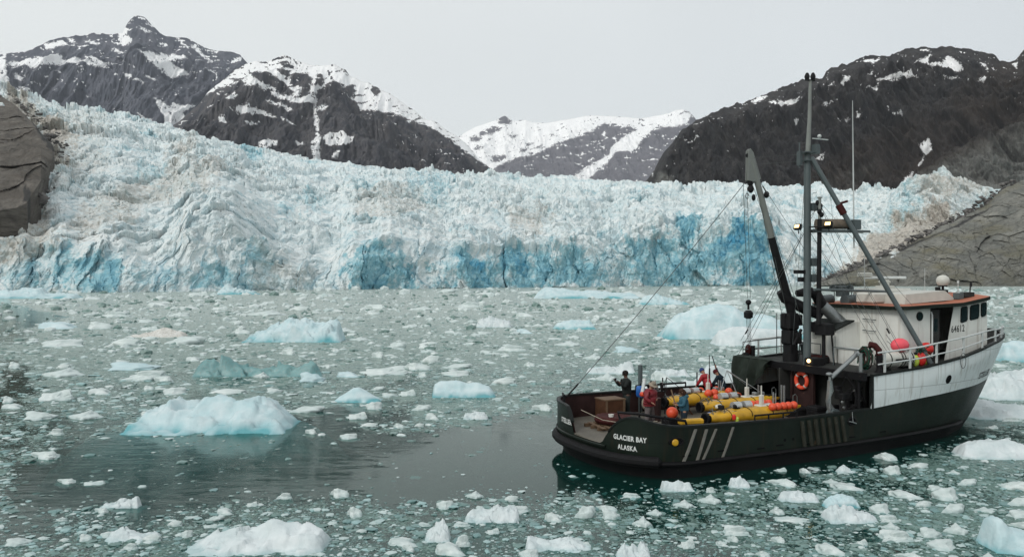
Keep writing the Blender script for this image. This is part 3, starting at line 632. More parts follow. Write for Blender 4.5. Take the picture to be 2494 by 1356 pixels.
B('iceberg', 'flat white floe with one upright knob beside the raking wire', [(1428,905),(1440,893),(1480,893),(1507,895),(1513,882),(1528,878),(1540,885),(1548,905)], 911, 'berg_white', .3, seed=12)
B('iceberg', 'pale blue iceberg afloat just right of the bow', [(2425,870),(2440,835),(2470,830),(2520,832),(2600,845),(2660,870)], 882, 'berg_blue', .4, seed=13, rough=.3, lump=.4, apron=.5)
B('iceberg', 'broad snowy iceberg close off the bow, cut by the right edge', [(2380,965),(2395,935),(2410,910),(2450,900),(2500,905),(2580,895),(2680,920),(2720,965)], 975, 'berg_white', .35, seed=14, nx=110, ny=60)
B('iceberg', 'long low white floe under the bow, cut by the right edge', [(2345,1010),(2370,985),(2400,975),(2450,985),(2520,985),(2600,995),(2680,1015)], 1022, 'berg_white', .35, seed=15)
B('iceberg', 'rounded white growler in the bottom right with a peaked left end', [(2400,1300),(2415,1262),(2430,1258),(2450,1280),(2500,1290),(2560,1300),(2640,1330)], 1350, 'berg_blue', .45, seed=16, rough=.4, lump=.5)
B('iceberg', 'white ice block with a toothed crest in the lower right ice field', [(2008,1262),(2012,1240),(2030,1232),(2038,1220),(2050,1230),(2075,1232),(2110,1248),(2140,1262)], 1276, 'berg_white', .5, seed=17)
B('iceberg', 'snow topped block with a jagged left side, below the stern', [(1130,1265),(1150,1245),(1185,1240),(1215,1235),(1250,1232),(1283,1236),(1280,1255),(1265,1270)], 1275, 'berg_white', .5, seed=18, rough=1.4)
B('iceberg', 'upright tilted block with a long white ridge, bottom centre', [(1030,1318),(1045,1290),(1062,1270),(1078,1266),(1090,1280),(1098,1310)], 1322, 'berg_white', .7, seed=19, rough=.6)
B('iceberg', 'flat glacier berg stranded far left at the foot of the ice wall', [(-60,722),(20,706),(60,703),(95,702),(108,712),(150,714),(190,722)], 727, 'berg_blue', .3, seed=20)
B('iceberg', 'small pointed blue iceberg against the foot of the ice wall', [(530,712),(545,700),(556,692),(566,702),(600,708),(635,716)], 717, 'berg_blue', .4, seed=21)
B('iceberg', 'long low pale floe in front of the glacier, right of centre', [(1300,712),(1325,702),(1350,701),(1400,708),(1450,708),(1520,712),(1560,718)], 727, 'berg_blue', .25, seed=22, lump=.5)
B('iceberg', 'ridged ice floe behind the raking wire, below the long pale floe', [(1555,735),(1575,722),(1600,716),(1625,725),(1650,732),(1680,738)], 742, 'berg_blue', .3, seed=23)
B('iceberg', 'low pale blue floe in the middle distance, left of the wire', [(1345,800),(1360,785),(1395,778),(1435,780),(1452,798)], 802, 'berg_blue', .4, seed=24, lump=.4)
B('iceberg', 'crumbly white floe with a rounded left lobe in the centre distance', [(1160,788),(1175,775),(1200,770),(1225,775),(1245,785)], 797, 'berg_white', .4, seed=25)
B('iceberg', 'dirt streaked grey floe in the left middle distance', [(300,822),(340,812),(375,805),(395,797),(430,805),(450,812)], 822, 'berg_dirty', .35, seed=26, lump=.6)
B('iceberg', 'small white ice piece with an upturned tail in the lower left', [(240,1235),(255,1222),(280,1220),(300,1215),(325,1210),(345,1200),(360,1200),(352,1220),(340,1238)], 1238, 'berg_white', .3, seed=27)
B('iceberg', 'knobbly cluster of white ice in the bottom left', [(257,1310),(265,1300),(285,1285),(300,1282),(315,1290),(340,1300),(385,1300)], 1322, 'berg_white', .5, seed=28)
B('iceberg', 'small white floe with a castellated top, left of the stern', [(1128,1018),(1135,1005),(1160,1001),(1180,1003),(1190,1018)], 1022, 'berg_white', .45, seed=29)
B('iceberg', 'rounded white block close under the starboard quarter', [(1610,1190),(1615,1172),(1650,1169),(1680,1176),(1693,1195)], 1198, 'berg_white', .45, seed=30, rough=.5)
B('iceberg', 'clean white block with two lobes off the starboard side', [(1775,1185),(1782,1165),(1800,1160),(1822,1168),(1828,1185)], 1190, 'berg_white', .55, seed=31)
B('iceberg', 'conical white ice lump right of the green hull', [(2036,1148),(2045,1135),(2055,1128),(2070,1142),(2085,1148)], 1152, 'berg_white', .5, seed=32, rough=.5)
B('iceberg', 'broad pair of snowy lumps with a dip between them, lower right', [(1895,1222),(1905,1198),(1940,1193),(1960,1200),(1985,1200),(1995,1215)], 1224, 'berg_white', .45, seed=33)
B('iceberg', 'rounded pale hump beside the pair of snowy lumps', [(2000,1235),(2020,1210),(2055,1200),(2085,1215),(2095,1235)], 1238, 'berg_blue', .45, seed=34, rough=.4)
B('iceberg', 'long white wedge of ice with a pointed left end, at the right edge', [(2330,1105),(2350,1080),(2380,1068),(2420,1070),(2494,1080),(2560,1110)], 1118, 'berg_white', .4, seed=35, rough=.5)
B('iceberg', 'spiky white pieces at the bottom edge, centre right', [(1280,1330),(1285,1300),(1310,1310),(1350,1318),(1395,1308),(1420,1320),(1450,1335)], 1345, 'berg_white', .4, seed=36)
B('iceberg', 'pointed white shard at the very bottom of the picture', [(1500,1345),(1520,1325),(1555,1330),(1562,1314),(1585,1340)], 1362, 'berg_white', .5, seed=37)
# medium floes traced from the photograph: x0, x1, top, waterline
MED = [(80,195,783,800),(200,290,782,800),(100,222,825,843),(262,352,822,842),(400,500,818,838),(240,380,880,902),(100,205,897,917),(290,425,900,925),(365,440,915,930),(90,190,947,975),(205,275,945,960),(0,40,963,980),
 (395,465,942,960),(505,610,945,960),(700,790,988,1005),(45,130,1000,1022),(165,250,1000,1020),(110,160,1042,1060),(60,170,1098,1118),(870,1005,890,912),(810,880,905,918),(975,1060,882,900),(1070,1160,902,915),(1195,1262,918,935),(1075,1150,885,897),
 (715,790,905,930),(600,700,755,768),(230,330,758,772),(1290,1360,983,1000),(840,900,1002,1020),(1030,1072,1000,1022),(955,990,1030,1042),(825,880,1055,1068),(875,925,1028,1040),(1000,1050,985,1000),(1430,1500,893,908),(1350,1420,830,842),(1195,1290,840,855),
 (130,200,1165,1178),(200,262,1170,1180),(520,570,1238,1252),(840,890,1228,1258),(1060,1115,1218,1238),(1225,1265,1203,1222),(1395,1450,1230,1262),(1455,1512,1240,1265),(1540,1590,1258,1282),(1100,1150,1300,1332),(975,1020,1320,1345),(1180,1220,1285,1300),
 (1320,1370,1235,1270),(185,232,1298,1316),(440,475,1290,1308),(405,448,1265,1282),(500,545,1256,1268),(0,70,1310,1330),(1700,1760,1205,1225),(1715,1745,1185,1200),(1865,1955,1165,1185),(1885,1918,1138,1148),(1945,1975,1138,1152),(2130,2190,1100,1120),(2150,2205,1132,1155),
 (2215,2262,1125,1140),(2325,2380,1165,1182),(2250,2300,1180,1195),(1640,1692,1218,1235),(1750,1830,1278,1305),(1770,1805,1298,1320),(1650,1695,1310,1335),(1740,1775,1318,1330),(1875,1915,1235,1252),(2115,2180,1225,1250),(2230,2270,1215,1235),(2285,2350,1225,1250),(2225,2295,1282,1310),(2300,2360,1275,1300),(2130,2230,1290,1320),
 (1875,1920,1305,1322),(2080,2115,1312,1328),(1980,2060,1325,1350),(1840,1880,1340,1356),(2030,2060,1060,1075),(2440,2530,1170,1195),(2440,2520,1210,1232),(2440,2520,1240,1262),(1000,1060,745,755),(1100,1180,735,748),(880,960,740,752),(1500,1560,770,785),(1250,1300,800,812),(560,620,800,812),(420,470,760,770),(700,760,745,756),(320,380,915,928),(1480,1560,842,858),(1420,1470,862,875),(1690,1750,868,880),(1600,1640,850,862)]
MARK = [(o_.location.x, o_.location.y, n_) for o_, n_ in zip([o for o in bpy.data.objects if o.name.startswith('iceberg')], ['the large turquoise iceberg', 'the ragged bottom edge iceberg', 'the big domed iceberg', 'the block before the dome', 'the jagged pale iceberg', 'the dark teal slab', 'the smooth turquoise hump', 'the pale pyramid block', 'the tall curved block', 'the floe behind the deck', 'the three knobbed ice', 'the knobbed flat floe', 'the pale iceberg off the bow', 'the broad snowy iceberg', 'the long floe under the bow', 'the peaked growler', 'the toothed block', 'the snow topped block', 'the upright tilted block', 'the stranded flat berg', 'the pointed blue iceberg', 'the long pale far floe', 'the ridged far floe', 'the low pale blue floe', 'the crumbly floe', 'the dirt streaked floe', 'the upturned tail piece', 'the knobbly cluster', 'the castellated floe', 'the block under the quarter', 'the two lobed block', 'the conical lump', 'the pair of snowy lumps', 'the rounded pale hump', 'the pointed wedge', 'the spiky bottom pieces', 'the pointed shard'])]
def place(X, Y):
    def dd(m): return math.hypot((X-m[0])/Y*900, (CH*FPX/Y-CH*FPX/m[1])*1.6)
    m = min(MARK, key=dd); dx = (X/Y-m[0]/m[1])*FPX; dy = CH*FPX/Y-CH*FPX/m[1]; r = dd(m)
    side = ('right of' if dx > 0 else 'left of') if abs(dx) > abs(dy)*1.8 else ('below' if dy > 0 else 'beyond')
    if abs(dx) > 40 and abs(dy) > 14 and side in ('right of', 'left of'): side = ('below and ' if dy > 0 else 'beyond and ')+side.split()[0]+' of'
    return ('close ' if r < 60 else 'far ' if r > 190 else 'just ')+side.replace(' and ', ', ')+' '+m[2]
# template floes, unit half width
TPL = []
def ico(sub):
    b = bmesh.new(); bmesh.ops.create_icosphere(b, subdivisions=sub, radius=1); b.verts.ensure_lookup_table()
    v = np.array([q.co[:] for q in b.verts]); f = np.array([[q.index for q in p.verts] for p in b.faces]); b.free(); return v, f
def chunk(sub, seed, flat=.5, rough=.25, cuts=5):
    v, f = ico(sub); rs = np.random.default_rng(seed); v = v.copy()
    for k in range(cuts):
        n_ = rs.standard_normal(3); n_[2] = abs(n_[2])*.7; n_ /= np.linalg.norm(n_); d = rs.uniform(.45, .85)
        e = np.maximum(v@n_-d, 0); v = v-e[:, None]*n_*.92
    o = rs.uniform(0, 50, 3)
    nz = np.array([mnoise.noise(Vector((p[0]*1.6+o[0], p[1]*1.6+o[1], p[2]*1.6+o[2]))) for p in v])
    n2 = np.array([mnoise.noise(Vector((p[0]*5+o[0], p[1]*5+o[1], p[2]*5))) for p in v])
    v = v*(1+rough*nz+rough*.35*n2)[:, None]
    v[:, 1] *= rs.uniform(.55, .95); v[:, 2] = np.where(v[:, 2] > 0, v[:, 2]*flat*2*rs.uniform(.6, 1.15), v[:, 2]*.55)
    v[:, 0] /= np.abs(v[:, 0]).max()
    return v, f
floe_me = []
for k in range(10):
    v, f = chunk(4, 300+k, .32, .42, 7)
    low = v[:, 2] < 0; v[low, :2] *= (1+.25*np.clip(-v[low, 2:3]*3, 0, 1))
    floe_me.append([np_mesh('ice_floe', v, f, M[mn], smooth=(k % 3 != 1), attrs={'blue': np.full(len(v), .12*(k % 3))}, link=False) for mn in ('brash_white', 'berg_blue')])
shapes = ['rounded floe', 'angular floe', 'lumpy floe']
nfl = 0
SEEN = {}
def floe(x0, x1, yt, yb, mi, tp):
    global nfl
    D = CH*FPX/(yb-YH); w_ = (x1-x0)/FPX*D*.52; D = D+w_*.45
    xm = (x0+x1)/2
    me = floe_me[tp][mi]
    zmax = max(v.co.z for v in me.vertices)
    o = bpy.data.objects.new('ice_floe', me); C.objects.link(o)
    h = max(.06*w_, (CH-(yt-YH)/FPX*D))/zmax
    o.location = ((xm-W0/2)/FPX*D, D, 0); o.scale = (w_, w_*.85, min(max(h, .25*w_), 1.7*w_)); 
    if tp % 2: o.scale.x *= -1
    pl = place(o.location.x, o.location.y); sz_ = 'tiny' if x1-x0 < 38 else 'small' if x1-x0 < 55 else 'broad' if x1-x0 < 85 else 'long'
    lb = '%s %s %s' % (sz_, shapes[tp % 3], pl)
    SEEN.setdefault(lb, []).append(o); tag(o, lb, 'ice floe', 'loose ice floes '+pl.split(' ', 1)[1]); nfl += 1
    return o
for i, (x0, x1, yt, yb) in enumerate(MED): floe(x0, x1, yt, yb, 1 if (i*7) % 5 == 0 and yb < 950 else 0, (i*3) % 10)
# more floes, thinning out in the leads
occ = [(m[0], m[1], m[3]) for m in MED]
def in_boat(X, Y, m=.25):
    ca, sa = math.cos(R(25)), math.sin(R(25)); dx = X-2.794; dy = Y-30.293; u = dx*ca+dy*sa; v = -dx*sa+dy*ca
    hw = np.interp(u, [-.7, .3, 2, 12, 16.6, 19, 20.9, 21.5], [2.2, 3.0, 3.7, 3.5, 2.6, 1.7, .3, .1])
    return (u > -.55-m) & (u < 21.2+m) & (np.abs(v) < hw+m)
occupied = []
for o in bpy.data.objects:
    if o.name.startswith('iceberg'):
        b = np.array([o.location[:]]); occupied.append((o.location.x, o.location.y, o.dimensions.x*.5, o.dimensions.y*.5))
cands = []
tries = 0
while len(cands) < 185 and tries < 40000:
    tries += 1
    x = random.uniform(-60, 2560); y = 712+(1372-712)*random.random()**1.15
    d = float(density(np.array([x]), np.array([y]))[0])
    if random.random() > d**2: continue
    Dq = CH*FPX/(y-YH)
    if in_boat(np.array([(x-W0/2)/FPX*Dq]), np.array([Dq]), .9)[0]: continue
    wpx = random.uniform(28, 75)*(.8 if 840 < y < 900 else 1)*(1.25 if y > 1180 and x > 900 else .9)*(1.4 if y < 840 else 1)
    if y < 1200 and x < 1500 and wpx > 62: wpx *= .7
    if any(abs(x-(a+b)/2) < (b-a+wpx)*.5 and abs(y-c) < 14 for a, b, c in occ): continue
    occ.append((x-wpx/2, x+wpx/2, y)); cands.append((x, y, wpx))
for i, (x, y, wpx) in enumerate(cands):
    ht = wpx*(random.uniform(.08, .2) if y < 840 else random.uniform(.16, .38))
    floe(x-wpx/2, x+wpx/2, y-ht, y, 0, random.randrange(10))
def brash():
    """the uncountable small pieces: one object"""
    tp = [chunk(1, 500+k, .34, .35, 3) for k in range(8)]; tv, tf = ico(0) if False else (None, None)
    b = bmesh.new(); bmesh.ops.create_icosphere(b, subdivisions=1, radius=1); b.free()
    v12 = np.array([[0, -1, 1.618], [0, 1, 1.618], [0, -1, -1.618], [0, 1, -1.618], [1, 1.618, 0], [-1, 1.618, 0], [1, -1.618, 0], [-1, -1.618, 0], [1.618, 0, 1], [-1.618, 0, 1], [1.618, 0, -1], [-1.618, 0, -1]])/1.902
    from itertools import combinations
    f12 = []
    for a, b_, c in combinations(range(12), 3):
        if all(abs(np.linalg.norm(v12[p]-v12[q])-1.0515) < .01 for p, q in ((a, b_), (b_, c), (a, c))):
            nrm = np.cross(v12[b_]-v12[a], v12[c]-v12[a]); f12.append([a, b_, c] if nrm@v12[a] > 0 else [a, c, b_])
    f12 = np.array(f12)
    Vs = [[], []]; Fs = [[], []]; off = [0, 0]; TN = [[], []]
    def put(n_, lo, hi, pw, small):
        x = rng.uniform(-260, 2760, n_*3); y = 702+(1395-702)*rng.random(n_*3)**(.92)
        d = density(x, y); cl = .5+.5*fbm(x*.012, y*.03, 4, 3)+.15*fbm(x*.05, y*.12, 3, 9)
        keep = rng.random(n_*3) < (d**1.5+.03)*np.clip(cl*1.7, .15, 1)
        x = x[keep][:n_]; y = y[keep][:n_]
        Dq = CH*FPX/(y-YH); bp = in_boat((x-W0/2)/FPX*Dq, Dq)
        lower = (y > 1000) | (x < 1700)
        sz = lo*(hi/lo)**(rng.random(len(x))**pw)
        D = CH*FPX/(y-YH); r = sz*.5/FPX*D
        for i in range(len(x)):
            if bp[i] : continue
            if small: v, f = v12*(1+.3*rng.standard_normal((12, 1))), f12
            else: v, f = tp[rng.integers(8)]
            a = rng.uniform(0, 6.28); ca, sa = math.cos(a), math.sin(a)
            s = r[i]; ff = 1 if y[i] > 900 else 1+(900-y[i])/110; zz = min(1.3, rng.uniform(.12, .38)*ff) if small else min(1.3, rng.uniform(.28, .7)*ff)
            vv = np.stack([(v[:, 0]*ca-v[:, 1]*sa)*s, (v[:, 0]*sa+v[:, 1]*ca)*s, v[:, 2]*s*zz], -1)
            vv += ((x[i]-W0/2)/FPX*D[i], D[i], rng.uniform(-.25, .12)*s)
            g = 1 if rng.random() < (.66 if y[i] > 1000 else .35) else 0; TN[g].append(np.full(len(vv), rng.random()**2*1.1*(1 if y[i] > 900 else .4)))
            Vs[g].append(vv); Fs[g].append(f+off[g]); off[g] += len(vv)
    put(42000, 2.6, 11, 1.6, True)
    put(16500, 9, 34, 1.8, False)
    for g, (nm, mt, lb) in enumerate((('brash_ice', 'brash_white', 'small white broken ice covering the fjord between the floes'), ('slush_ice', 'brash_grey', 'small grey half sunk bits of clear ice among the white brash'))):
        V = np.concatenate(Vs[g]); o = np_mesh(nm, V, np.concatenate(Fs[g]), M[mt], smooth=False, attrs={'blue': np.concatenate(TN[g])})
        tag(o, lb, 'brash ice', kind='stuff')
brash()
for lb, os_ in SEEN.items():
    if len(os_) > 1:
        os_.sort(key=lambda o: o.location.x/o.location.y)
        ab = ['leftmost', 'middle', 'rightmost'] if len(os_) == 3 else ['more left', 'more right'] if len(os_) == 2 else ['leftmost', 'second from left', 'third from left', 'rightmost']
        for o, a in zip(os_, ab): o['label'] = a+' '+lb
# ------------------------------------------------------------------ mesh builder
class MB:
    def __init__(s): s.v = []; s.f = []
    def add(s, V, F):
        k = len(s.v); s.v += [tuple(float(c) for c in p) for p in V]; s.f += [tuple(int(i)+k for i in f) for f in F]; return s
    def box(s, c, size, rot=None, bev=0):
        x, y, z = (k/2 for k in size)
        if bev:
            b = min(bev, x*.9, y*.9, z*.9); P = []
            for sx in (-1, 1):
                for sy in (-1, 1):
                    for sz in (-1, 1):
                        P += [(sx*x, sy*(y-b), sz*(z-b)), (sx*(x-b), sy*y, sz*(z-b)), (sx*(x-b), sy*(y-b), sz*z)]
            bm = bmesh.new()
            for p in P: bm.verts.new(p)
            bmesh.ops.convex_hull(bm, input=bm.verts); bm.verts.index_update(); bm.verts.ensure_lookup_table()
            bmesh.ops.dissolve_limit(bm, angle_limit=.01, verts=bm.verts, edges=bm.edges); bm.verts.index_update()
            V = [v.co.copy() for v in bm.verts]; F = [[v.index for v in f.verts] for f in bm.faces]; bm.free()
        else:
            V = [Vector((a*x, b_*y, c_*z)) for a in (-1, 1) for b_ in (-1, 1) for c_ in (-1, 1)]
            F = [(0, 1, 3, 2), (4, 6, 7, 5), (0, 4, 5, 1), (2, 3, 7, 6), (0, 2, 6, 4), (1, 5, 7, 3)]
        if rot is not None: V = [rot @ Vector(v) for v in V]
        return s.add([(v[0]+c[0], v[1]+c[1], v[2]+c[2]) for v in V], F)
    def tube(s, pts, r, n=8, caps=True, closed=False):
        P = [Vector(p) for p in pts]; m = len(P)
        rr = r if isinstance(r, (list, tuple)) else [r]*m
        V = []; up = None
        for i, p in enumerate(P):
            a = P[(i-1) % m] if (i or closed) else P[0]; b = P[(i+1) % m] if (i < m-1 or closed) else P[-1]
            t = (b-a); t = t.normalized() if t.length > 1e-9 else Vector((0, 0, 1))
            if up is None:
                up = Vector((0, 0, 1)) if abs(t.z) < .9 else Vector((1, 0, 0))
            x = up-t*up.dot(t); x = x.normalized() if x.length > 1e-6 else t.orthogonal().normalized(); y = t.cross(x); up = x
            for k in range(n):
                an = 2*math.pi*k/n; V.append(p+(x*math.cos(an)+y*math.sin(an))*rr[i])
        F = []
        for i in range(m if closed else m-1):
            for k in range(n):
                a = i*n+k; b = i*n+(k+1) % n; c = ((i+1) % m)*n+(k+1) % n; d = ((i+1) % m)*n+k; F.append((a, b, c, d))
        if caps and not closed: F.append(tuple(range(n-1, -1, -1))); F.append(tuple(range((m-1)*n, m*n)))
        return s.add(V, F)
    def cyl(s, a, b, r, n=12, r2=None): return s.tube([a, b], [r, r if r2 is None else r2], n)
    def sphere(s, c, r, n=14, m=9, rot=None):
        if not isinstance(r, (tuple, list)): r = (r, r, r)
        V = [Vector((0, 0, r[2]))]
        for i in range(1, m):
            a = math.pi*i/m
            for k in range(n): b = 2*math.pi*k/n; V.append(Vector((r[0]*math.sin(a)*math.cos(b), r[1]*math.sin(a)*math.sin(b), r[2]*math.cos(a))))
        V.append(Vector((0, 0, -r[2])))
        F = [(0, 1+k, 1+(k+1) % n) for k in range(n)]
        for i in range(m-2):
            for k in range(n): a = 1+i*n+k; b = 1+i*n+(k+1) % n; F.append((a, a+n, b+n, b))
        l = len(V)-1; F += [(l, l-n+(k+1) % n, l-n+k) for k in range(n)]
        if rot is not None: V = [rot @ v for v in V]
        return s.add([v+Vector(c) for v in V], F)
    def lathe(s, prof, c, axis='z', n=16):
        """prof: (r, h) pairs; axis direction x, y or z, or a Vector"""
        ax = {'x': Vector((1, 0, 0)), 'y': Vector((0, 1, 0)), 'z': Vector((0, 0, 1))}.get(axis, axis) if isinstance(axis, str) else axis.normalized()
        x = ax.orthogonal().normalized(); y = ax.cross(x); c = Vector(c); V = []
        for r_, h in prof:
            for k in range(n): a = 2*math.pi*k/n; V.append(c+ax*h+(x*math.cos(a)+y*math.sin(a))*r_)
        F = []
        for i in range(len(prof)-1):
            for k in range(n): F.append((i*n+k, i*n+(k+1) % n, (i+1)*n+(k+1) % n, (i+1)*n+k))
        if prof[0][0] > 1e-5: F.append(tuple(range(n-1, -1, -1)))
        if prof[-1][0] > 1e-5: F.append(tuple(range((len(prof)-1)*n, len(prof)*n)))
        return s.add(V, F)
    def prism(s, poly, ext):
        n = len(poly); e = Vector(ext); A = [Vector(p) for p in poly]
        F = [tuple(range(n-1, -1, -1)), tuple(range(n, 2*n))]+[(k, (k+1) % n, n+(k+1) % n, n+k) for k in range(n)]
        return s.add(A+[p+e for p in A], F)
    def grid(s, G, flip=False):
        """G: rows of points"""
        nr_, nc_ = len(G), len(G[0]); F = []
        for i in range(nr_-1):
            for j in range(nc_-1):
                q = (i*nc_+j, i*nc_+j+1, (i+1)*nc_+j+1, (i+1)*nc_+j); F.append(q[::-1] if flip else q)
        return s.add([p for r_ in G for p in r_], F)
    def build(s, name, mat, parent=None, smooth=None, base=(0, 0, 0), fix=True):
        me = bpy.data.meshes.new(name); b = base
        me.from_pydata([(p[0]-b[0], p[1]-b[1], p[2]-b[2]) for p in s.v], [], s.f)
        if fix:
            bm = bmesh.new(); bm.from_mesh(me); bmesh.ops.recalc_face_normals(bm, faces=bm.faces); bm.to_mesh(me); bm.free()
        mats = mat if isinstance(mat, (list, tuple)) else [mat]
        for m_ in mats: me.materials.append(M[m_] if isinstance(m_, str) else m_)
        if smooth is not None:
            me.polygons.foreach_set('use_smooth', [True]*len(me.polygons))
            try: me.set_sharp_from_angle(angle=R(smooth))
            except Exception: pass
        me.update()
        o = bpy.data.objects.new(name, me); C.objects.link(o)
        if parent: o.parent = parent
        return o
BO = Vector((2.794, 30.293, 0)); BA = R(25)
class Thing:
    """a top-level thing standing on the boat; its parts are written in boat coordinates (u forward, v to port, z up)"""
    def __init__(s, name, label, cat, base, group=None):
        s.base = base; c, sn = math.cos(BA), math.sin(BA)
        s.o = empty(name, (BO.x+base[0]*c-base[1]*sn, BO.y+base[0]*sn+base[1]*c, base[2]), BA)
        tag(s.o, label, cat, group)
    def part(s, name, mb, mat, parent=None, smooth=35, label=None):
        o = mb.build(name, mat, parent or s.o, smooth, s.base)
        if label: o['label'] = label
        return o
def single(name, label, cat, mb, mat, base, smooth=35, group=None):
    c, sn = math.cos(BA), math.sin(BA)
    o = mb.build(name, mat, None, smooth, base)
    o.location = (BO.x+base[0]*c-base[1]*sn, BO.y+base[0]*sn+base[1]*c, base[2]); o.rotation_euler = (0, 0, BA)
    return tag(o, label, cat, group)
def text_mesh(txt, size, ext=.004, bold=0, spacing=1.0):
    """outline text as (verts, faces) in its own x/y plane, centred"""
    cu = bpy.data.curves.new('t', 'FONT'); cu.body = txt; cu.size = size; cu.align_x = 'CENTER'; cu.align_y = 'CENTER'; cu.offset = bold; cu.resolution_u = 3; cu.space_character = spacing
    o = bpy.data.objects.new('t', cu); C.objects.link(o); dg = bpy.context.evaluated_depsgraph_get(); dg.update()
    me = o.evaluated_get(dg).to_mesh()
    bm = bmesh.new(); bm.from_mesh(me); bmesh.ops.triangulate(bm, faces=bm.faces)
    bmesh.ops.subdivide_edges(bm, edges=[e for e in bm.edges if e.calc_length() > size*.4], cuts=2); bm.verts.index_update()
    V = [v.co.copy() for v in bm.verts]; F = [[v.index for v in f.verts] for f in bm.faces]; bm.free()
    bpy.data.objects.remove(o); bpy.data.curves.remove(cu)
    return V, F

paint('hull_green', (.010, .016, .012), .42, .35, .9, wear=.63, wearcol=(.055, .036, .022), streak=True, seams=True)
paint('hull_black', (.007, .007, .008), .6, .3, 1.2, wear=.64, wearcol=(.05, .04, .035))
paint('hull_white', (.70, .75, .75), .4, .05, .8, wear=.70, wearcol=(.32, .24, .16), streak=True, seams=True)
paint('house_white', (.68, .69, .65), .5, .10, 1.0, wear=.69, wearcol=(.34, .25, .17), streak=True)
paint('rail_white', (.52, .55, .54), .45, .1, 3, wear=.7, wearcol=(.2, .12, .08))
paint('cap_black', (.014, .017, .016), .5, .2, 3)
paint('bulwark_inside', (.035, .018, .017), .7, .35, 2, wear=.62, wearcol=(.09, .05, .035))
paint('deck_plate', (.11, .10, .08), .7, .25, 1.3, wear=.6, wearcol=(.10, .08, .06))
paint('foredeck_grey', (.035, .037, .035), .7, .25, 1.5)
paint('roof_orange', (.36, .12, .065), .75, .18, 1.2, wear=.68, wearcol=(.18, .08, .05))
paint('dark_steel', (.012, .012, .013), .55, .3, 4)
paint('black_rubber', (.01, .01, .011), .7, .3, 6)
paint('mast_grey', (.07, .09, .093), .45, .12, 2, wear=.7, wearcol=(.12, .09, .07))
paint('boom_pale', (.19, .205, .19), .45, .12, 2, wear=.66, wearcol=(.12, .09, .07))
paint('wire_grey', (.07, .08, .08), .5, .1, 5)
paint('wood_plywood', (.07, .032, .017), .75, .3, 4, wear=None)
paint('wood_pale', (.12, .073, .04), .75, .3, 5)
paint('rust_red', (.05, .012, .011), .7, .35, 3)
paint('kayak_yellow', (.52, .29, .012), .45, .3, 2.5, wear=.62, wearcol=(.2, .12, .03))
paint('buoy_orange', (.66, .075, .025), .45, .12, 4)
paint('buoy_pink', (.80, .09, .12), .45, .1, 4)
paint('buoy_red', (.62, .025, .02), .45, .15, 4)
paint('buoy_lime', (.48, .60, .08), .45, .15, 4)
paint('ring_orange', (.72, .075, .03), .5, .1, 4)
paint('canister_white', (.55, .55, .50), .45, .08, 3, wear=.72, wearcol=(.2, .15, .1))
paint('tarp_green', (.022, .03, .024), .8, .35, 3)
paint('galvanised', (.30, .32, .32), .35, .15, 5, metal=.7)
paint('aluminium', (.5, .52, .52), .35, .15, 5, metal=.6)
paint('bucket_white', (.62, .62, .58), .5, .08, 5)
paint('blue_plastic', (.02, .13, .45), .4, .15, 5)
paint('rope_pale', (.32, .29, .23), .9, .3, 20)
paint('rope_dark', (.05, .035, .03), .9, .35, 20)
paint('net_green', (.015, .06, .04), .9, .35, 20)
paint('lettering_white', (.66, .68, .66), .5, .05, 8)
paint('lettering_black', (.02, .022, .024), .5, .05, 8)
paint('cushion_tan', (.16, .13, .10), .9, .2, 8)
paint('cloth_mauve', (.30, .26, .27), .9, .25, 8)
paint('orange_plastic', (.70, .22, .03), .5, .2, 8)
t_ = NT('window_glass'); t_.bsdf((.015, .022, .025), .08, 0, None, .8)
t_ = NT('void_dark'); t_.bsdf((.006, .006, .007), .9, 0, None, .1)
t_ = NT('lamp_lit'); t_.bsdf((.8, .7, .5), .4, 0, None, .3, (1, .62, .22), 3.0)
t_ = NT('lamp_small'); t_.bsdf((.8, .6, .3), .4, 0, None, .3, (1, .62, .22), 9)
# ------------------------------------------------------------------ the boat: hull form
def interp(x, pts): return float(np.interp(x, [p[0] for p in pts], [p[1] for p in pts]))
TOPB = [(2.25,3.65),(13.8,3.65),(15.2,3.6),(16.6,3.45),(18,3.2),(19.1,2.93),(20,2.6),(20.8,2.25),(21.6,1.82),(22.2,1.42),(22.7,1.0),(23.0,.65),(23.15,.35),(23.2,0)]
WLB = [(2.45,3.6),(9,3.6),(11.89,3.3),(14.3,2.95),(16.63,2.45),(18.94,1.5),(20.2,.65),(20.8,0)]
CAP = [(0,3.08),(10.85,3.08),(13.8,3.26),(16.6,3.57),(19.1,3.95),(22.2,4.2),(23.2,4.36)]
PAINT = [(0,1.78),(10.85,1.78),(13.8,2.0),(17,2.15),(20,2.25),(23.2,2.3)]
def columns():
    c = []
    for i in range(37):
        a = math.pi/2*i/36; e = 2/2.5
        s = math.sin(a)**e; k = 1-math.cos(a)**e if i < 36 else 1.0
        c.append((-.35+2.6*k, 3.65*s, -.05+2.5*k, 3.6*s, 1.0))
    n = 90
    for i in range(1, n+1):
        f = i/n; f = f if f < .6 else .6+.4*(1-(1-(f-.6)/.4)**1.6)
        ut = 2.25+f*20.95; uw = 2.45+f*18.35
        c.append((ut, interp(ut, TOPB), uw, interp(uw, WLB), 1.0+3.3*max(0, (f-.1)/.9)))
    return c
COLS = columns()
def hpt(c, z, off=0.):
    ut, vt, uw, vw, zr = c
    g = min(z/zr, 1.0) if z > 0 else z/zr*.6
    g = g**.8 if g > 0 else g
    return uw+(ut-uw)*g, vw+(vt-vw)*g
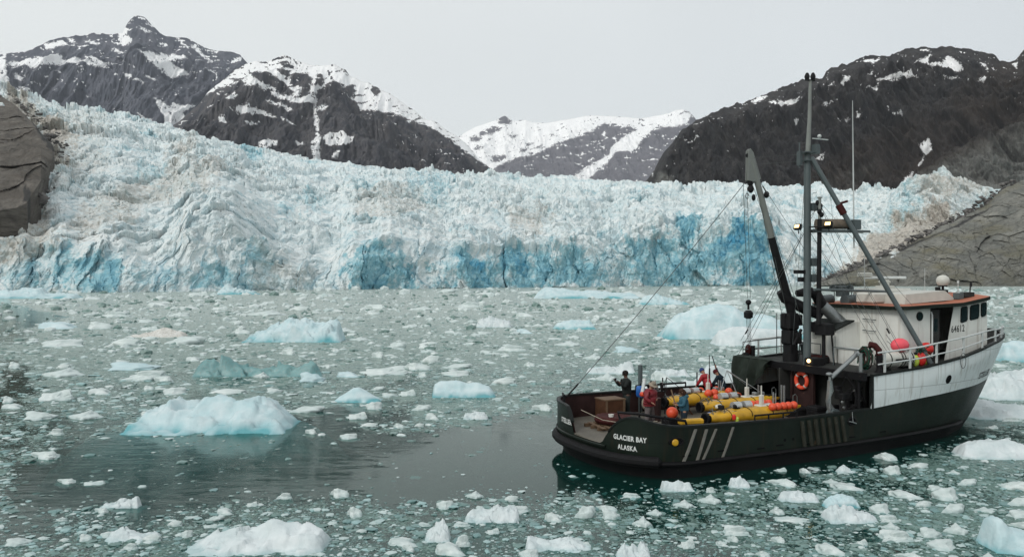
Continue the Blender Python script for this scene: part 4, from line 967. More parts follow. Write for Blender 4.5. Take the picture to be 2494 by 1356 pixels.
def inset(i, z, d):
    """hull point of column i at height z moved d inward, starboard = negative v handled by caller"""
    a = hpt(COLS[max(i-1, 0)], z); b = hpt(COLS[min(i+1, len(COLS)-1)], z); p = hpt(COLS[i], z)
    tx, ty = b[0]-a[0], b[1]-a[1]
    if i == 0: tx, ty = 0, 1
    l = math.hypot(tx, ty) or 1
    return p[0]-ty/l*-d*1.0, p[1]-tx/l*d if i else p[1]
def ztop(i, side):
    """bulwark top, aft"""
    v = COLS[i][1]*side; u = COLS[i][0]
    if side < 0:
        if v > -1.5: return 1.0
        if v > -2.87: return 1.0+1.07*math.sin(min(1, (-1.5-v)/1.25)*math.pi/2)**.9
        return max(interp(u, [(.0, 2.07), (.4, 2.05), (.9, 1.88), (1.5, 1.80), (4, 1.74), (7, 1.70), (10.85, 1.78)]), 0)
    if v < .36: return 1.0
    if v < 1.1: return 1.0+.98*math.sin(min(1, (v-.36)/.65)*math.pi/2)**.8
    return interp(u, [(0, 2.0), (2, 1.95), (10.85, 1.93)])
NI = len(COLS); IF = next(i for i, c in enumerate(COLS) if c[0] >= 10.85)
boat = Thing('fishing_boat', 'dark green and white steel workboat with a high wheelhouse, mast and crane, heading right', 'boat', (0, 0, 0))
def shell(name, zlo, zhi, rng_i, mat, nz=6, off=0, sides=(-1, 1)):
    mb = MB()
    for sd_ in sides:
        G = []
        for k in range(nz+1):
            row = []
            for i in rng_i:
                lo = zlo(i, sd_); hi = zhi(i, sd_); z = lo+(hi-lo)*k/nz
                if off: p = inset(i, z, off)
                else: p = hpt(COLS[i], z)
                row.append((p[0], p[1]*sd_, z))
            G.append(row)
        mb.grid(G, flip=(sd_ > 0))
    return boat.part(name, mb, mat, smooth=40)
cp_ = lambda i, s: interp(COLS[i][0], CAP)
pt_ = lambda i, s: interp(COLS[i][0], PAINT)
shell('bottom_plating', lambda i, s: -.7, lambda i, s: .46, range(NI), 'hull_black', 4)
shell('hull', lambda i, s: .46, lambda i, s: ztop(i, s) if i <= IF else pt_(i, s), range(NI), 'hull_green', 8)
shell('topside', lambda i, s: pt_(i, s) if i > IF else ztop(i, s), cp_, range(IF, NI), 'hull_white', 8)
shell('bulwark', lambda i, s: 1.0, lambda i, s: max(ztop(i, s), 1.001), range(IF+1), 'bulwark_inside', 3, off=.09)
ifo = next(i for i, c in enumerate(COLS) if c[0] >= 16.5)
shell('bow_bulwark', lambda i, s: 3.15, cp_, range(ifo, NI), 'foredeck_grey', 3, off=.07)
# cap rails
def caprail(name, zf, i0, i1, side, w=.10, h=.07, mat='cap_black'):
    mb = MB(); rows = [[], [], [], []]
    for i in range(i0, i1):
        z = zf(i, side); a = inset(i, z, -.035); b = inset(i, z, w+.02)
        for r_, (p, zz) in zip(rows, ((a, z-h*.4), (a, z+h*.6), (b, z+h*.6), (b, z-h*.4))): r_.append((p[0], p[1]*side, zz))
    rows.append(list(rows[0])); mb.grid(rows)
    mb.f.append(tuple(k*(i1-i0) for k in range(4))); mb.f.append(tuple(k*(i1-i0)+(i1-i0-1) for k in range(4)))
    return boat.part(name, mb, mat, smooth=30)
is_ = next(i for i, c in enumerate(COLS) if c[1] > 1.75); ip_ = next(i for i, c in enumerate(COLS) if c[1] > .42)
caprail('cap_rail', ztop, is_, IF+1, -1); caprail('cap_rail', ztop, ip_, IF+1, 1)
caprail('cap_rail', cp_, IF, NI, -1, .12, .08); caprail('cap_rail', cp_, IF, NI, 1, .12, .08)
# rubbing strake and the fat stern fender
def strake(name, z, r_, i1, mat, zf=None, off=-.06):
    mb = MB(); P = []
    for i in range(i1-1, 0, -1): p = inset(i, z, off); P.append((p[0], p[1], (zf(i) if zf else z)))
    for i in range(0, i1): p = inset(i, z, off); P.append((p[0], -p[1], (zf(i) if zf else z)))
    mb.tube(P, r_, 8); return boat.part(name, mb, mat)
strake('rub_strake', .52, .085, NI-22, 'hull_black')
mb = MB(); P = []
for i in range(30, 0, -1): p = inset(i, .62, -.12); P.append((p[0], p[1], .60))
for i in range(0, 27): p = inset(i, .62, -.12); P.append((p[0], -p[1], .60))
mb.tube(P, [.06]+[.19]*(len(P)-2)+[.06], 10); boat.part('stern_fender', mb, 'black_rubber')
mb = MB(); P = []
for i in range(22, 0, -1): p = inset(i, .92, -.03); P.append((p[0], p[1], .93))
for i in range(0, 10): p = inset(i, .92, -.03); P.append((p[0], -p[1], .93))
mb.tube(P, .05, 6); boat.part('sill_pipe', mb, 'hull_green')
# decks
def deck(name, z, i0, i1, mat, thick=.05, off=.06, zf=None, u0=None, u1=None):
    mb = MB(); A = []; Bp = []
    for i in range(i0, i1):
        zz = zf(COLS[i][0]) if zf else z
        p = inset(i, zz, off); A.append((p[0], -max(p[1], 0), zz)); Bp.append((p[0], max(p[1], 0), zz))
    mid = [[(a[0], a[1]+(b[1]-a[1])*k/6, a[2]+.06*math.sin(math.pi*k/6)) for a, b in zip(A, Bp)] for k in range(7)]
    mb.grid(mid)
    return boat.part(name, mb, mat)
deck('main_deck', 1.0, 0, IF+24, 'deck_plate', off=.03)
FD = lambda u: interp(u, [(10, 3.06), (14, 3.17), (17, 3.3), (23, 3.42)])
deck('foredeck', 3.1, IF-1, NI-1, 'foredeck_grey', zf=FD, off=.05)
# shelter under the foredeck: edge beam, pillars, dark bulkheads
mb = MB(); mb.box((10.42, 0.0, 3.06), (.22, 7.36, .30)); mb.box((10.33, 3.55, 3.05), (.18, .28, .42)); boat.part('deck_beam', mb, 'hull_black')
mb = MB()
mb.box((11.35, -1.15, 2.0), (.08, 3.5, 1.95)); mb.box((10.75, 1.02-.3, 2.0), (1.1, .09, 1.95)); mb.box((13.9, 1.6, 2.0), (.1, 4.0, 2.05)); mb.box((12.6, .63, 2.0), (2.4, .08, 2.0))
mb.box((11.9, -2.85, 2.0), (.08, 1.3, 1.95)); boat.part('bulkhead', mb, 'foredeck_grey')
mb = MB(); mb.box((10.72, -.18, 2.0), (.06, 1.15, 1.9)); mb.box((10.66, .42, 1.98), (.12, .12, 1.95)); mb.box((10.66, -.78, 1.98), (.12, .12, 1.95)); boat.part('bulkhead', mb, 'bulwark_inside')
mb = MB()
for v in (3.45, -3.3): mb = MB(); mb.cyl((10.5, v, .95), (10.5, v, 3.0), .07); boat.part('deck_pillar', mb, 'hull_black')
# the cut-away edge of the white topside (rounded black plate end)
for sd_ in (-1, 1): mb = MB(); mb.box((10.86, 3.6*sd_, 2.42), (.07, .16, 1.3)); boat.part('plate_edge', mb, 'cap_black')
# portholes in the topside
def hull_at_u(u, z):
    best = min(range(NI), key=lambda i: abs(hpt(COLS[i], z)[0]-u)); return best
for uu, zz, rr in ((15.44, 2.68, .17),):
    i = hull_at_u(uu, zz); p = hpt(COLS[i], zz); q = hpt(COLS[i+1], zz); nrm = Vector((-(q[1]-p[1]), -(q[0]-p[0]), 0)).normalized(); nrm = -nrm if nrm.y > 0 else nrm; nrm = Vector((nrm.x, nrm.y, -.30)).normalized()
    mb = MB(); c = Vector((p[0], -p[1], zz)); mb.lathe([(rr, -.02), (rr+.025, .0), (rr+.02, .018), (rr-.02, .018), (rr-.02, .012), (0, .012)], c, nrm, 18); boat.part('porthole', mb, 'void_dark')
# wooden rub boards on the starboard side (steel straps aft, timber fenders midships)
def board(name, s0, z0, s1, z1, w_, mat, thick=.05):
    """straight board on the starboard side between (u,z) ends"""
    mb = MB(); G = [[], [], [], []]
    for k in range(9):
        f = k/8; u = s0+(s1-s0)*f; z = z0+(z1-z0)*f
        A_ = []
        for du in (-w_/2, w_/2):
            i = hull_at_u(u+du, z); a = hpt(COLS[i], z); j = i+1 if a[0] < u+du else i-1; j = max(1, min(NI-1, j)); b = hpt(COLS[j], z)
            t = 0 if abs(b[0]-a[0]) < 1e-6 else (u+du-a[0])/(b[0]-a[0]); vv = a[1]+(b[1]-a[1])*t
            A_.append((u+du, vv, z))
        G[0].append((A_[0][0], -A_[0][1]+.02, A_[0][2])); G[1].append((A_[0][0], -A_[0][1]-thick, A_[0][2])); G[2].append((A_[1][0], -A_[1][1]-thick, A_[1][2])); G[3].append((A_[1][0], -A_[1][1]+.02, A_[1][2]))
    G.append(list(G[0])); mb.grid(G); mb.f.append(tuple(k*9 for k in range(4))); mb.f.append(tuple(k*9+8 for k in range(4)))
    return boat.part(name, mb, mat)
paint('strap_metal', (.17, .165, .145), .6, .2, 6, wear=.6, wearcol=(.04, .03, .03))
paint('timber_old', (.035, .036, .028), .85, .3, 5, wear=.6, wearcol=(.09, .085, .07))
for a in ((2.25, 1.68, 1.78, .6, .10), (2.72, 1.64, 2.32, .56, .10), (3.14, 1.62, 2.56, .54, .08), (3.9, 1.62, 3.43, .56, .08)): board('rub_strap', a[0], a[1], a[2], a[3], a[4], 'strap_metal')
for k in range(7):
    board('timber_fender', 7.14+k*.338, 1.58+.01*k, 7.31+k*.348, .62, .13, 'timber_old', .07)
for u, z in ((1.9, .78), (5.2, .74), (6.1, .78), (7.6, .7), (9.8, .76), (11.6, .8), (3.4, .82)):
    mb = MB(); i = hull_at_u(u, z); p = hpt(COLS[i], z); mb.box((u, -p[1], z), (.34, .03, .045)); boat.part('scupper', mb, 'void_dark')
for u in (6.35, 6.75):
    mb = MB(); i = hull_at_u(u, .95); p = hpt(COLS[i], .95); mb.cyl((u, -p[1]+.05, .95), (u, -p[1]-.012, .95), .06); boat.part('discharge_hole', mb, 'void_dark')
# anchor-like fairlead ovals
def oval(u, z, a, b, side=-1):
    i = hull_at_u(u, z); p = Vector((*hpt(COLS[i], z), z)); q = Vector((*hpt(COLS[i+1], z), z)); t = (q-p).normalized()
    mb = MB(); P = [(p.x+t.x*a*math.cos(k*.3927), (p.y+t.y*a*math.cos(k*.3927))*side+side*.01, z+b*math.sin(k*.3927)) for k in range(16)]
    mb.tube(P, .03, 6, closed=True); o = boat.part('fairlead', mb, 'hull_black')
    m2 = MB(); m2.v = [(x, y-.002*side*0, zz) for x, y, zz in P]; m2.f = [tuple(range(16))]; boat.part('opening', m2, 'void_dark', parent=o)
oval(1.5, 1.3, .26, .13); oval(9.72, 1.38, .2, .14)
# lettering on the plating
ARC = {}
def surf(s, z, side):
    """hull point at arc length s from the stern centre, height z"""
    acc = 0; pr = hpt(COLS[0], z)
    for i in range(1, NI):
        q = hpt(COLS[i], z); l = math.hypot(q[0]-pr[0], q[1]-pr[1])
        if acc+l >= s:
            t = (s-acc)/l; tx, ty = (q[0]-pr[0])/l, (q[1]-pr[1])/l
            return Vector((pr[0]+(q[0]-pr[0])*t-ty*.012, (pr[1]+(q[1]-pr[1])*t+tx*.012)*side, z))
        acc += l; pr = q
def letter(txt, s, z, size, side, mat, sx=1.0, slope=0, bold=.006, name='lettering', spacing=1.08):
    V, F = text_mesh(txt, size, bold=bold, spacing=spacing)
    mb = MB(); P = [surf(s+v.x*sx*(1 if side < 0 else -1), z+v.y+v.x*slope, side) for v in V]
    mb.add(P, F); o = mb.build(name, mat, boat.o, None, (0, 0, 0), fix=False); return o
letter('GLACIER BAY', 2.72, 1.335, .235, -1, 'lettering_white', .80, -.02, .009, spacing=1.12)
letter('ALASKA', 2.64, 1.0, .235, -1, 'lettering_white', .80, -.02, .009, spacing=1.1)
letter('STELLER', .98, 1.40, .25, 1, 'lettering_white', 1.0, 0, .009)
letter('STELLER', 22.05, 2.62, .40, -1, 'lettering_black', 1.05, .05, .006)
# stern corner fittings
mb = MB(); mb.tube([(.10, 1.9, 1.98), (.10, 1.9, 2.24), (.32, 2.42, 2.24), (.55, 2.7, 2.0)], .045, 8); boat.part('corner_rail', mb, 'hull_black')
mb = MB(); mb.tube([(.05, -2.3, 1.95), (.0, -2.2, 2.2), (.5, -2.75, 2.2), (.95, -3.1, 2.12), (1.55, -3.3, 2.02), (2.0, -3.42, 1.95), (2.06, -3.42, 1.78)], .05, 8)
for p in ((.55, -2.85, 1.8), (1.3, -3.3, 1.8)): mb.cyl(p, (p[0]-.03, p[1]+.08, 2.14), .035)
boat.part('quarter_rail', mb, 'hull_black')
mb = MB(); mb.tube([(5.0, -3.55, 1.72), (5.0, -3.55, 1.93), (7.0, -3.55, 1.93), (7.0, -3.55, 1.75)], .035, 8)
for u in (5.65, 6.35): mb.cyl((u, -3.55, 1.7), (u, -3.55, 1.93), .03)
boat.part('side_rail', mb, 'hull_black')
mb = MB(); mb.tube([(4.6, 3.55, 1.95), (4.6, 3.55, 2.15), (7.3, 3.55, 2.15), (7.3, 3.55, 1.95)], .045, 8); boat.part('side_rail', mb, 'hull_black')
mb = MB(); mb.cyl((4.84, 3.55, 1.0), (4.84, 3.55, 3.07), .10, 14); boat.part('port_post', mb, 'mast_grey')
mb = MB(); mb.cyl((7.9, 3.5, 1.9), (7.9, 3.5, 2.6), .03); mb.cyl((6.0, 3.5, 1.9), (6.0, 3.5, 2.45), .03); boat.part('stanchion', mb, 'dark_steel')

# ------------------------------------------------------------------ wheelhouse
ZR = lambda u: interp(u, [(13.5, 5.62), (15.1, 5.68), (17.5, 5.75), (19.2, 5.98), (20.4, 6.16)])
def rrect(u0, u1, v0, r_, front=0.0, n=6):
    """plan outline (starboard half then port), aft face at u0, sides at +-v0, front at u1"""
    P = [(u0, 0)]
    for k in range(n+1): a = math.pi/2*k/n; P.append((u0+r_-r_*math.cos(a), -(v0-r_)-r_*math.sin(a)))
    P += [(u0+(u1-u0)*.5, -v0), (u1-front, -v0)]
    for k in range(1, 5): f = k/5; P.append((u1-front+front*math.sin(f*math.pi/2), -v0+v0*.9*(1-math.cos(f*math.pi/2))))
    P += [(u1, 0)]
    return P+[(a, -b) for a, b in P[-2:0:-1]]
ro = rrect(13.72, 20.2, 2.68, .5, .9)
mb = MB(); n = len(ro); top = [(u, v, ZR(u)+.05+.12*(1-(v/2.7)**2)) for u, v in ro]
# roof plate with camber
G = []
us = np.linspace(13.72, 20.2, 18)
def halfw(u):
    if u < 14.22: return 2.18+.5*math.sin(math.acos(max(-1, min(1, (14.22-u)/.5))))
    if u > 19.3: return max(.05, 2.68-2.4*(1-math.cos(min(1, (u-19.3)/.9)*math.pi/2)))
    return 2.68
for u in us: G.append([(u, halfw(u)*k/6, ZR(u)+.08+.02*(1-(k/6)**2)) for k in range(-6, 7)])
mb.grid(G); roof = boat.part('roof', mb, 'roof_orange')
mb = MB(); mb.grid([[(u, halfw(u)*k/6, ZR(u)-.07) for k in range(-6, 7)] for u in us])
E1 = [(u, -halfw(u)) for u in us]+[(u, halfw(u)) for u in us[::-1]]
mb.grid([[(u, v*1.002, ZR(u)-.075) for u, v in E1+E1[:1]], [(u, v*1.002, ZR(u)+.075) for u, v in E1+E1[:1]]]); boat.part('roof_edge', mb, 'hull_green', parent=roof)
# walls: aft part with rounded corner; recess for the open side door; forward part
wh = Thing.__new__(Thing)
def wall_strip(name, path, z0f, z1f, mat='house_white', holes=None):
    mb = MB(); mb.grid([[(u, v, z0f(u)) for u, v in path], [(u, v, (z0f(u)+z1f(u))/2) for u, v in path], [(u, v, z1f(u)) for u, v in path]])
    return boat.part(name, mb, mat, smooth=50)
ztw = lambda u: ZR(max(u, 13.8))-.06
aft = [(15.95, 2.35), (14.5, 2.35)]+[(14.0+.5-.5*math.sin(a), 1.85+.5*math.cos(a)) for a in np.linspace(0, math.pi/2, 6)[1:]]
aft += [(14.0, v) for v in (1.2, .4, -.4, -1.2)]+[(14.5-.5*math.cos(a), -1.85-.5*math.sin(a)) for a in np.linspace(0, math.pi/2, 7)]+[(15.3, -2.35), (15.85, -2.35)]
wall_strip('house_wall', aft, lambda u: 3.0, ztw)
mb = MB()    # door recess walls
mb.grid([[(15.85, -2.35, 3.0), (15.85, -1.35, 3.0), (17.0, -1.35, 3.0)], [(15.85, -2.35, 5.64), (15.85, -1.35, 5.64), (17.0, -1.35, 5.66)]]); boat.part('door_recess', mb, 'void_dark')
# forward wall with its slanted door edge (z 3.0 -> top)
mb = MB(); za, zb_ = 3.0, 5.68
mb.grid([[(16.62+(17.32-16.62)*k/5, -2.38, za+(ztw(17.3)-za)*k/5) for k in range(6)], [(17.6, -2.38, za+(ztw(17.6)-za)*k/5) for k in range(6)], [(19.0, -2.38, za+(ztw(19.)-za)*k/5) for k in range(6)], [(19.62+.0*k, -2.34, za+(ztw(19.6)-za)*k/5) for k in range(6)],
         [(19.95, -1.2, za+(ztw(19.9)-za)*k/5) for k in range(6)], [(20.0, 0, za+(ztw(20)-za)*k/5) for k in range(6)], [(19.95, 1.2, za+(ztw(19.9)-za)*k/5) for k in range(6)], [(19.62, 2.34, za+(ztw(19.6)-za)*k/5) for k in range(6)], [(15.95, 2.35, za+(ztw(16)-za)*k/5) for k in range(6)]])
fw = boat.part('house_wall', mb, 'house_white', smooth=50)
# side windows, rounded trapezoids, glass proud of a dark gasket
def window(pts, v=-2.38):
    c = [sum(p[0] for p in pts)/4, sum(p[1] for p in pts)/4]
    def ring(sc_, vv):
        P = []
        for i in range(4):
            a = pts[i-1]; b = pts[i]; d_ = pts[(i+1) % 4]
            for q in (a, d_):
                l = math.hypot(q[0]-b[0], q[1]-b[1]); t = .07/l; P.append((b[0]+(q[0]-b[0])*t, b[1]+(q[1]-b[1])*t))
        return [(c[0]+(x-c[0])*sc_, vv, c[1]+(z-c[1])*sc_) for x, z in P]
    mb = MB(); mb.prism(ring(1.1, v+.01), (0, -.03, 0)); f = boat.part('window', mb, 'cap_black')
    m2 = MB(); m2.prism(ring(.97, v-.01), (0, -.026, 0)); boat.part('pane', m2, 'window_glass', parent=f)
window([(17.80, 5.60), (18.20, 5.64), (18.20, 5.02), (17.76, 4.94)]); window([(18.42, 5.66), (18.98, 5.74), (18.96, 5.12), (18.38, 5.04)]); window([(19.16, 5.76), (19.50, 5.80), (19.48, 5.24), (19.14, 5.17)])
V, F = text_mesh('64612', .42, bold=.004, spacing=1.1); mb = MB(); mb.add([(17.58+v.x*.78, -2.392, 4.66+v.y+v.x*.04) for v in V], F)
mb.build('registration_number', 'lettering_black', fw, None, (0, 0, 0), fix=False)
mb = MB(); mb.cyl((15.17, -2.33, 5.27), (15.17, -2.38, 5.27), .20, 20); pp = boat.part('porthole', mb, 'cap_black'); mb = MB(); mb.cyl((15.17, -2.34, 5.27), (15.17, -2.388, 5.27), .155, 20); boat.part('pane', mb, 'window_glass', parent=pp)
# open door leaf with its pane, and door pipe
mb = MB(); mb.box((16.18, -2.32, 4.38), (.52, .05, 2.3)); dr = boat.part('door', mb, 'foredeck_grey'); mb = MB(); mb.box((16.18, -2.352, 4.85), (.24, .02, .6)); boat.part('pane', mb, 'window_glass', parent=dr)
mb = MB(); mb.tube([(15.88, -2.42, 3.5), (15.88, -2.42, 5.3), (15.88, -2.36, 5.45)], .035); boat.part('grab_pipe', mb, 'rail_white')
for z in (5.1, 4.6):
    mb = MB(); mb.tube([(14.0, -.5, z), (13.88, -.5, z), (13.88, -1.1, z-.02), (14.0, -1.1, z-.02)], .018); boat.part('rung', mb, 'mast_grey')
# companion box and locker on the aft face, stained gutter line
mb = MB(); mb.prism([(12.55, 1.5, 3.05), (14.0, 1.5, 3.05), (14.0, 1.5, 4.95), (13.5, 1.5, 4.95), (12.55, 1.5, 4.62)], (0, -1.75, 0)); cb = boat.part('companionway', mb, 'house_white')
mb = MB(); mb.prism([(12.45, 1.6, 4.60), (13.55, 1.6, 4.98), (13.55, 1.6, 5.04), (12.45, 1.6, 4.68)], (0, -1.95, 0)); boat.part('lid', mb, 'cap_black', parent=cb)
mb = MB(); mb.box((12.54, .65, 3.85), (.03, .7, 1.3)); boat.part('door', mb, 'canister_white', parent=cb)
mb = MB(); mb.box((12.95, -.95, 3.42), (.8, 1.25, .78), bev=.04); lk = boat.part('locker', mb, 'house_white'); mb = MB(); mb.box((12.95, -.95, 3.83), (.88, 1.33, .05), bev=.02); boat.part('lid', mb, 'rail_white', parent=lk)
mb = MB(); mb.cyl((12.2, .0, 3.28), (12.2, .75, 3.28), .24, 16); boat.part('winch_drum', mb, 'rust_red')
mb = MB(); mb.box((12.0, .9, 3.2), (.4, .12, .5)); mb.box((12.0, -.12, 3.2), (.4, .12, .5)); boat.part('winch_frame', mb, 'dark_steel')
mb = MB(); mb.tube([(12.1, 1.5, 3.1), (12.1, 1.45, 4.0), (12.1, .2, 3.98), (12.1, .2, 3.1)], .025); mb.tube([(12.1, 1.5, 3.55), (12.1, .2, 3.52)], .02); mb.tube([(11.8, -.8, 3.1), (11.8, -.8, 3.95), (11.8, -2.2, 3.93), (11.8, -2.2, 3.1)], .025); boat.part('deck_rail', mb, 'mast_grey')
# roof furniture
def rp(u, v): return ZR(u)+.08+.02*(1-(v/2.7)**2)
mb = MB()
mb.prism([(15.0, -1.75, rp(15, -1.75)), (18.3, -1.75, rp(18.3, -1.75)-.02), (17.6, -1.75, rp(17.6, 1)+.48), (15.1, -1.75, rp(15, 1)+.42)], (0, 1.6, 0)); v_ = mb.v; boat.part('raft_locker', mb, 'canister_white', parent=roof)
mb = MB(); mb.box((14.75, -.2, rp(14.7, -.2)+.25), (.9, 1.0, .5), bev=.08); mb.box((16.6, .75, rp(16.6, .75)+.3), (2.6, 1.3, .6), bev=.12); boat.part('skylight', mb, 'canister_white', parent=roof)
mb = MB(); mb.prism([(15.9, .2, rp(15.9, .2)+.4), (17.0, .2, rp(17, .2)+.4), (16.7, .2, 6.55), (16.2, .2, 6.55)], (0, .6, 0)); mb.cyl((16.45, .5, 6.5), (16.45, .5, 6.72), .2); mb.box((16.45, .5, 6.74), (.5, .36, .16), bev=.05); rd = boat.part('radar_pedestal', mb, 'canister_white', parent=roof)
mb = MB(); rt = Matrix.Rotation(R(-62), 3, 'Z'); mb.box((16.45, .5, 6.92), (1.85, .12, .13), rt, bev=.03); boat.part('radar_bar', mb, 'rail_white')
mb = MB(); rz_ = (15.2, .5); mb.box((15.25, .6, 7.05), (.62, .3, .22), rt, bev=.04); mb.cyl((15.25, .6, 5.9), (15.25, .6, 7.0), .025); boat.part('antenna_box', mb, 'canister_white')
mb = MB(); mb.cyl((19.25, -.4, rp(19.2, -.4)), (19.25, -.4, 6.55), .06); mb.cyl((19.25, -.4, 6.5), (19.25, -.4, 6.56), .2); dm = boat.part('dome_mount', mb, 'dark_steel', parent=roof); mb = MB(); mb.lathe([(.2, -.2), (.28, -.08), (.29, .08), (.23, .2), (.12, .27), (0, .29)], (19.25, -.4, 6.76), 'z', 20); boat.part('radome', mb, 'canister_white')
mb = MB(); mb.cyl((19.5, -1.0, rp(19.5, -1)), (19.5, -1.0, 6.72), .02); mb.cyl((19.5, -1, 6.66), (19.5, -1, 6.78), .05); boat.part('gps_mast', mb, 'rail_white')
mb = MB(); mb.box((18.75, -.75, rp(18.7, -.7)+.18), (.42, .34, .34), bev=.03); mb.cyl((18.55, -.7, rp(18.5, -.7)+.1), (18.5, -.7, rp(18.5, -.7)+.5), .12); boat.part('searchlight', mb, 'dark_steel', parent=roof)
mb = MB(); mb.box((18.35, -1.85, rp(18.3, -1.85)+.14), (.36, .3, .3), bev=.02); boat.part('vent_box', mb, 'mast_grey', parent=roof); mb = MB(); mb.box((18.95, -1.85, rp(18.9, -1.85)+.12), (.62, .3, .24), bev=.02); boat.part('vent_box', mb, 'foredeck_grey', parent=roof)
mb = MB(); mb.cyl((19.9, -1.3, rp(19.9, -1.3)-.05), (20.1, -1.2, 6.66), .03); mb.sphere((20.12, -1.2, 6.6), (.07, .05, .13)); boat.part('bow_lamp', mb, 'dark_steel')
mb = MB(); mb.cyl((14.3, .9, 5.86), (15.2, .9, 5.9), .26, 14); mb.cyl((13.75, 1.8, 5.84), (14.5, 1.9, 5.9), .24, 14); boat.part('roof_tank', mb, 'mast_grey', parent=roof)
mb = MB(); mb.cyl((13.9, 2.0, 5.7), (14.0, 2.0, 6.35), .02); mb.box((13.95, 2.0, 6.36), (.7, .3, .05)); mb.box((14.5, 1.2, 6.3), (.5, .4, .5), bev=.03); boat.part('roof_box', mb, 'mast_grey', parent=roof)
for u, v in ((14.2, 1.45), (14.75, .95)):
    mb = MB(); nrm = Vector((-.9, -.3, .1)); mb.lathe([(.14, 0), (.17, .03), (.17, .1), (.12, .1), (.12, .04), (0, .04)], (u, v, 6.42), nrm, 16); mb.cyl((u+.05, v, 5.85), (u+.05, v, 6.3), .02); boat.part('deck_speaker', mb, 'mast_grey', parent=roof)
mb = MB(); mb.cyl((10.95, -.55, 6.42), (15.4, -.55, 6.30), .055, 10); boat.part('stowed_pole', mb, 'mast_grey')

# ------------------------------------------------------------------ rails round the foredeck
def capxy(u, side, d=.06):
    i = min(range(NI), key=lambda k: abs(COLS[k][0]-u)); z = interp(u, CAP); p = inset(i, z, d); return (u, p[1]*side, z)
RT = [(11.24, .86), (12.87, .84), (14.6, .86), (16.6, .82), (18.4, .70), (19.6, .60), (20.9, .50), (21.9, .44), (22.6, .30), (22.95, .05)]
for sd_ in (-1, 1):
    mb = MB(); P = []
    for u in np.linspace(11.24, 22.95, 40): x = capxy(u, sd_); P.append((x[0], x[1], x[2]+interp(u, RT)))
    mb.tube(P, .038, 8); tr = boat.part('hand_rail', mb, 'rail_white')
    mb = MB(); P = []
    for u in np.linspace(11.24, 21.6, 34): x = capxy(u, sd_); P.append((x[0], x[1], x[2]+interp(u, RT)*.44+.02))
    mb.tube(P, .03, 8); boat.part('mid_rail', mb, 'rail_white')
    for u in (11.6, 13.04, 14.65, 16.55, 18.2, 19.7, 20.9, 21.9, 22.6):
        x = capxy(u, sd_); mb = MB(); h = interp(u, RT); mb.box((x[0], x[1], x[2]+h/2), (.09, .05, h)); boat.part('stanchion', mb, 'rail_white')
# boat-deck edge rail, port quarter of the foredeck
mb = MB(); mb.tube([(10.5, 3.4, 3.9), (13.6, 3.5, 4.05)], .02); mb.tube([(10.5, 3.4, 3.55), (13.6, 3.5, 3.62)], .02); mb.cyl((12.66, 3.5, 3.2), (12.66, 3.5, 5.2), .022); mb.cyl((10.5, 3.4, 3.2), (10.5, 3.4, 3.9), .02); boat.part('deck_rail', mb, 'wire_grey')

# ------------------------------------------------------------------ mast, brace, cross platform
mast = MB(); mast.tube([(11.1, 0, 3.1), (11.1, 0, 9.0), (11.1, 0, 12.3)], [.165, .155, .14], 16); ms = boat.part('mast', mast, 'mast_grey')
mb = MB(); mb.tube([(11.12, 0, 12.2), (11.22, 0, 13.9), (11.26, 0, 15.5)], [.11, .08, .06], 10); boat.part('topmast', mb, 'boom_pale')
mb = MB(); mb.box((11.24, 0, 15.52), (.5, .12, .05))
mb.lathe([(.09, 0), (.12, .12), (.09, .2), (.06, .27), (0, .3)], (11.08, 0, 15.54), 'z', 10); mb.lathe([(.09, 0), (.12, .14), (.09, .22), (.05, .3), (0, .32)], (11.42, 0, 15.56), 'z', 10); boat.part('masthead_lamp', mb, 'dark_steel')
mb = MB(); mb.box((11.1, 0, 12.35), (.62, .5, .06)); mb.box((11.1, 0, 12.0), (.5, .42, .05)); mb.box((11.38, -.2, 12.5), (.2, .3, .4)); mb.box((10.75, .1, 12.1), (.14, .2, .6)); mb.cyl((10.75, .1, 11.7), (10.75, .1, 12.8), .035); boat.part('mast_bracket', mb, 'mast_grey')
mb = MB(); mb.box((11.75, -.1, 12.98), (.9, .06, .04)); mb.sphere((11.7, -.1, 13.1), .09, 10, 6); boat.part('mast_lamp', mb, 'rail_white')
mb = MB(); mb.cyl((11.2, -.12, 12.15), (14.6, -3.4, 3.25), .105, 14); boat.part('mast_brace', mb, 'mast_grey')
mb = MB(); mb.cyl((12.0, -.89, 10.05), (12.15, -1.04, 9.65), .15, 12); mb.cyl((12.0, -.9, 10.1), (12.2, -1.2, 10.2), .05); boat.part('brace_collar', mb, 'rust_red')
# cross platform with drum and floodlights
mb = MB(); mb.cyl((11.1, .1, 8.98), (13.35, -.95, 8.92), .055, 8); mb.cyl((11.1, -.35, 8.98), (13.35, -1.35, 8.92), .055, 8); mb.box((12.2, -.75, 8.9), (2.3, .6, .04), Matrix.Rotation(R(-24), 3, 'Z')); pf = boat.part('mast_platform', mb, 'mast_grey')
mb = MB(); mb.cyl((11.35, -.25, 9.25), (12.6, -.8, 9.25), .22, 18); boat.part('drum', mb, 'cushion_tan', parent=pf)
mb = MB(); mb.box((12.85, -.95, 9.22), (.4, .4, .42)); boat.part('box', mb, 'mast_grey', parent=pf)
def flood(u, v, z, az):
    rt = Matrix.Rotation(R(az), 3, 'Z') @ Matrix.Rotation(R(25), 3, 'Y')
    mb = MB(); mb.box((u, v, z), (.16, .36, .26), rt, bev=.03); mb.cyl((u+.05, v, z-.3), (u, v, z), .02); h = boat.part('floodlight', mb, 'dark_steel')
    m2 = MB(); c = rt @ Vector((-.085, 0, 0)); m2.box((u+c.x, v+c.y, z+c.z), (.01, .22, .14), rt); boat.part('lens', m2, 'lamp_lit', parent=h)
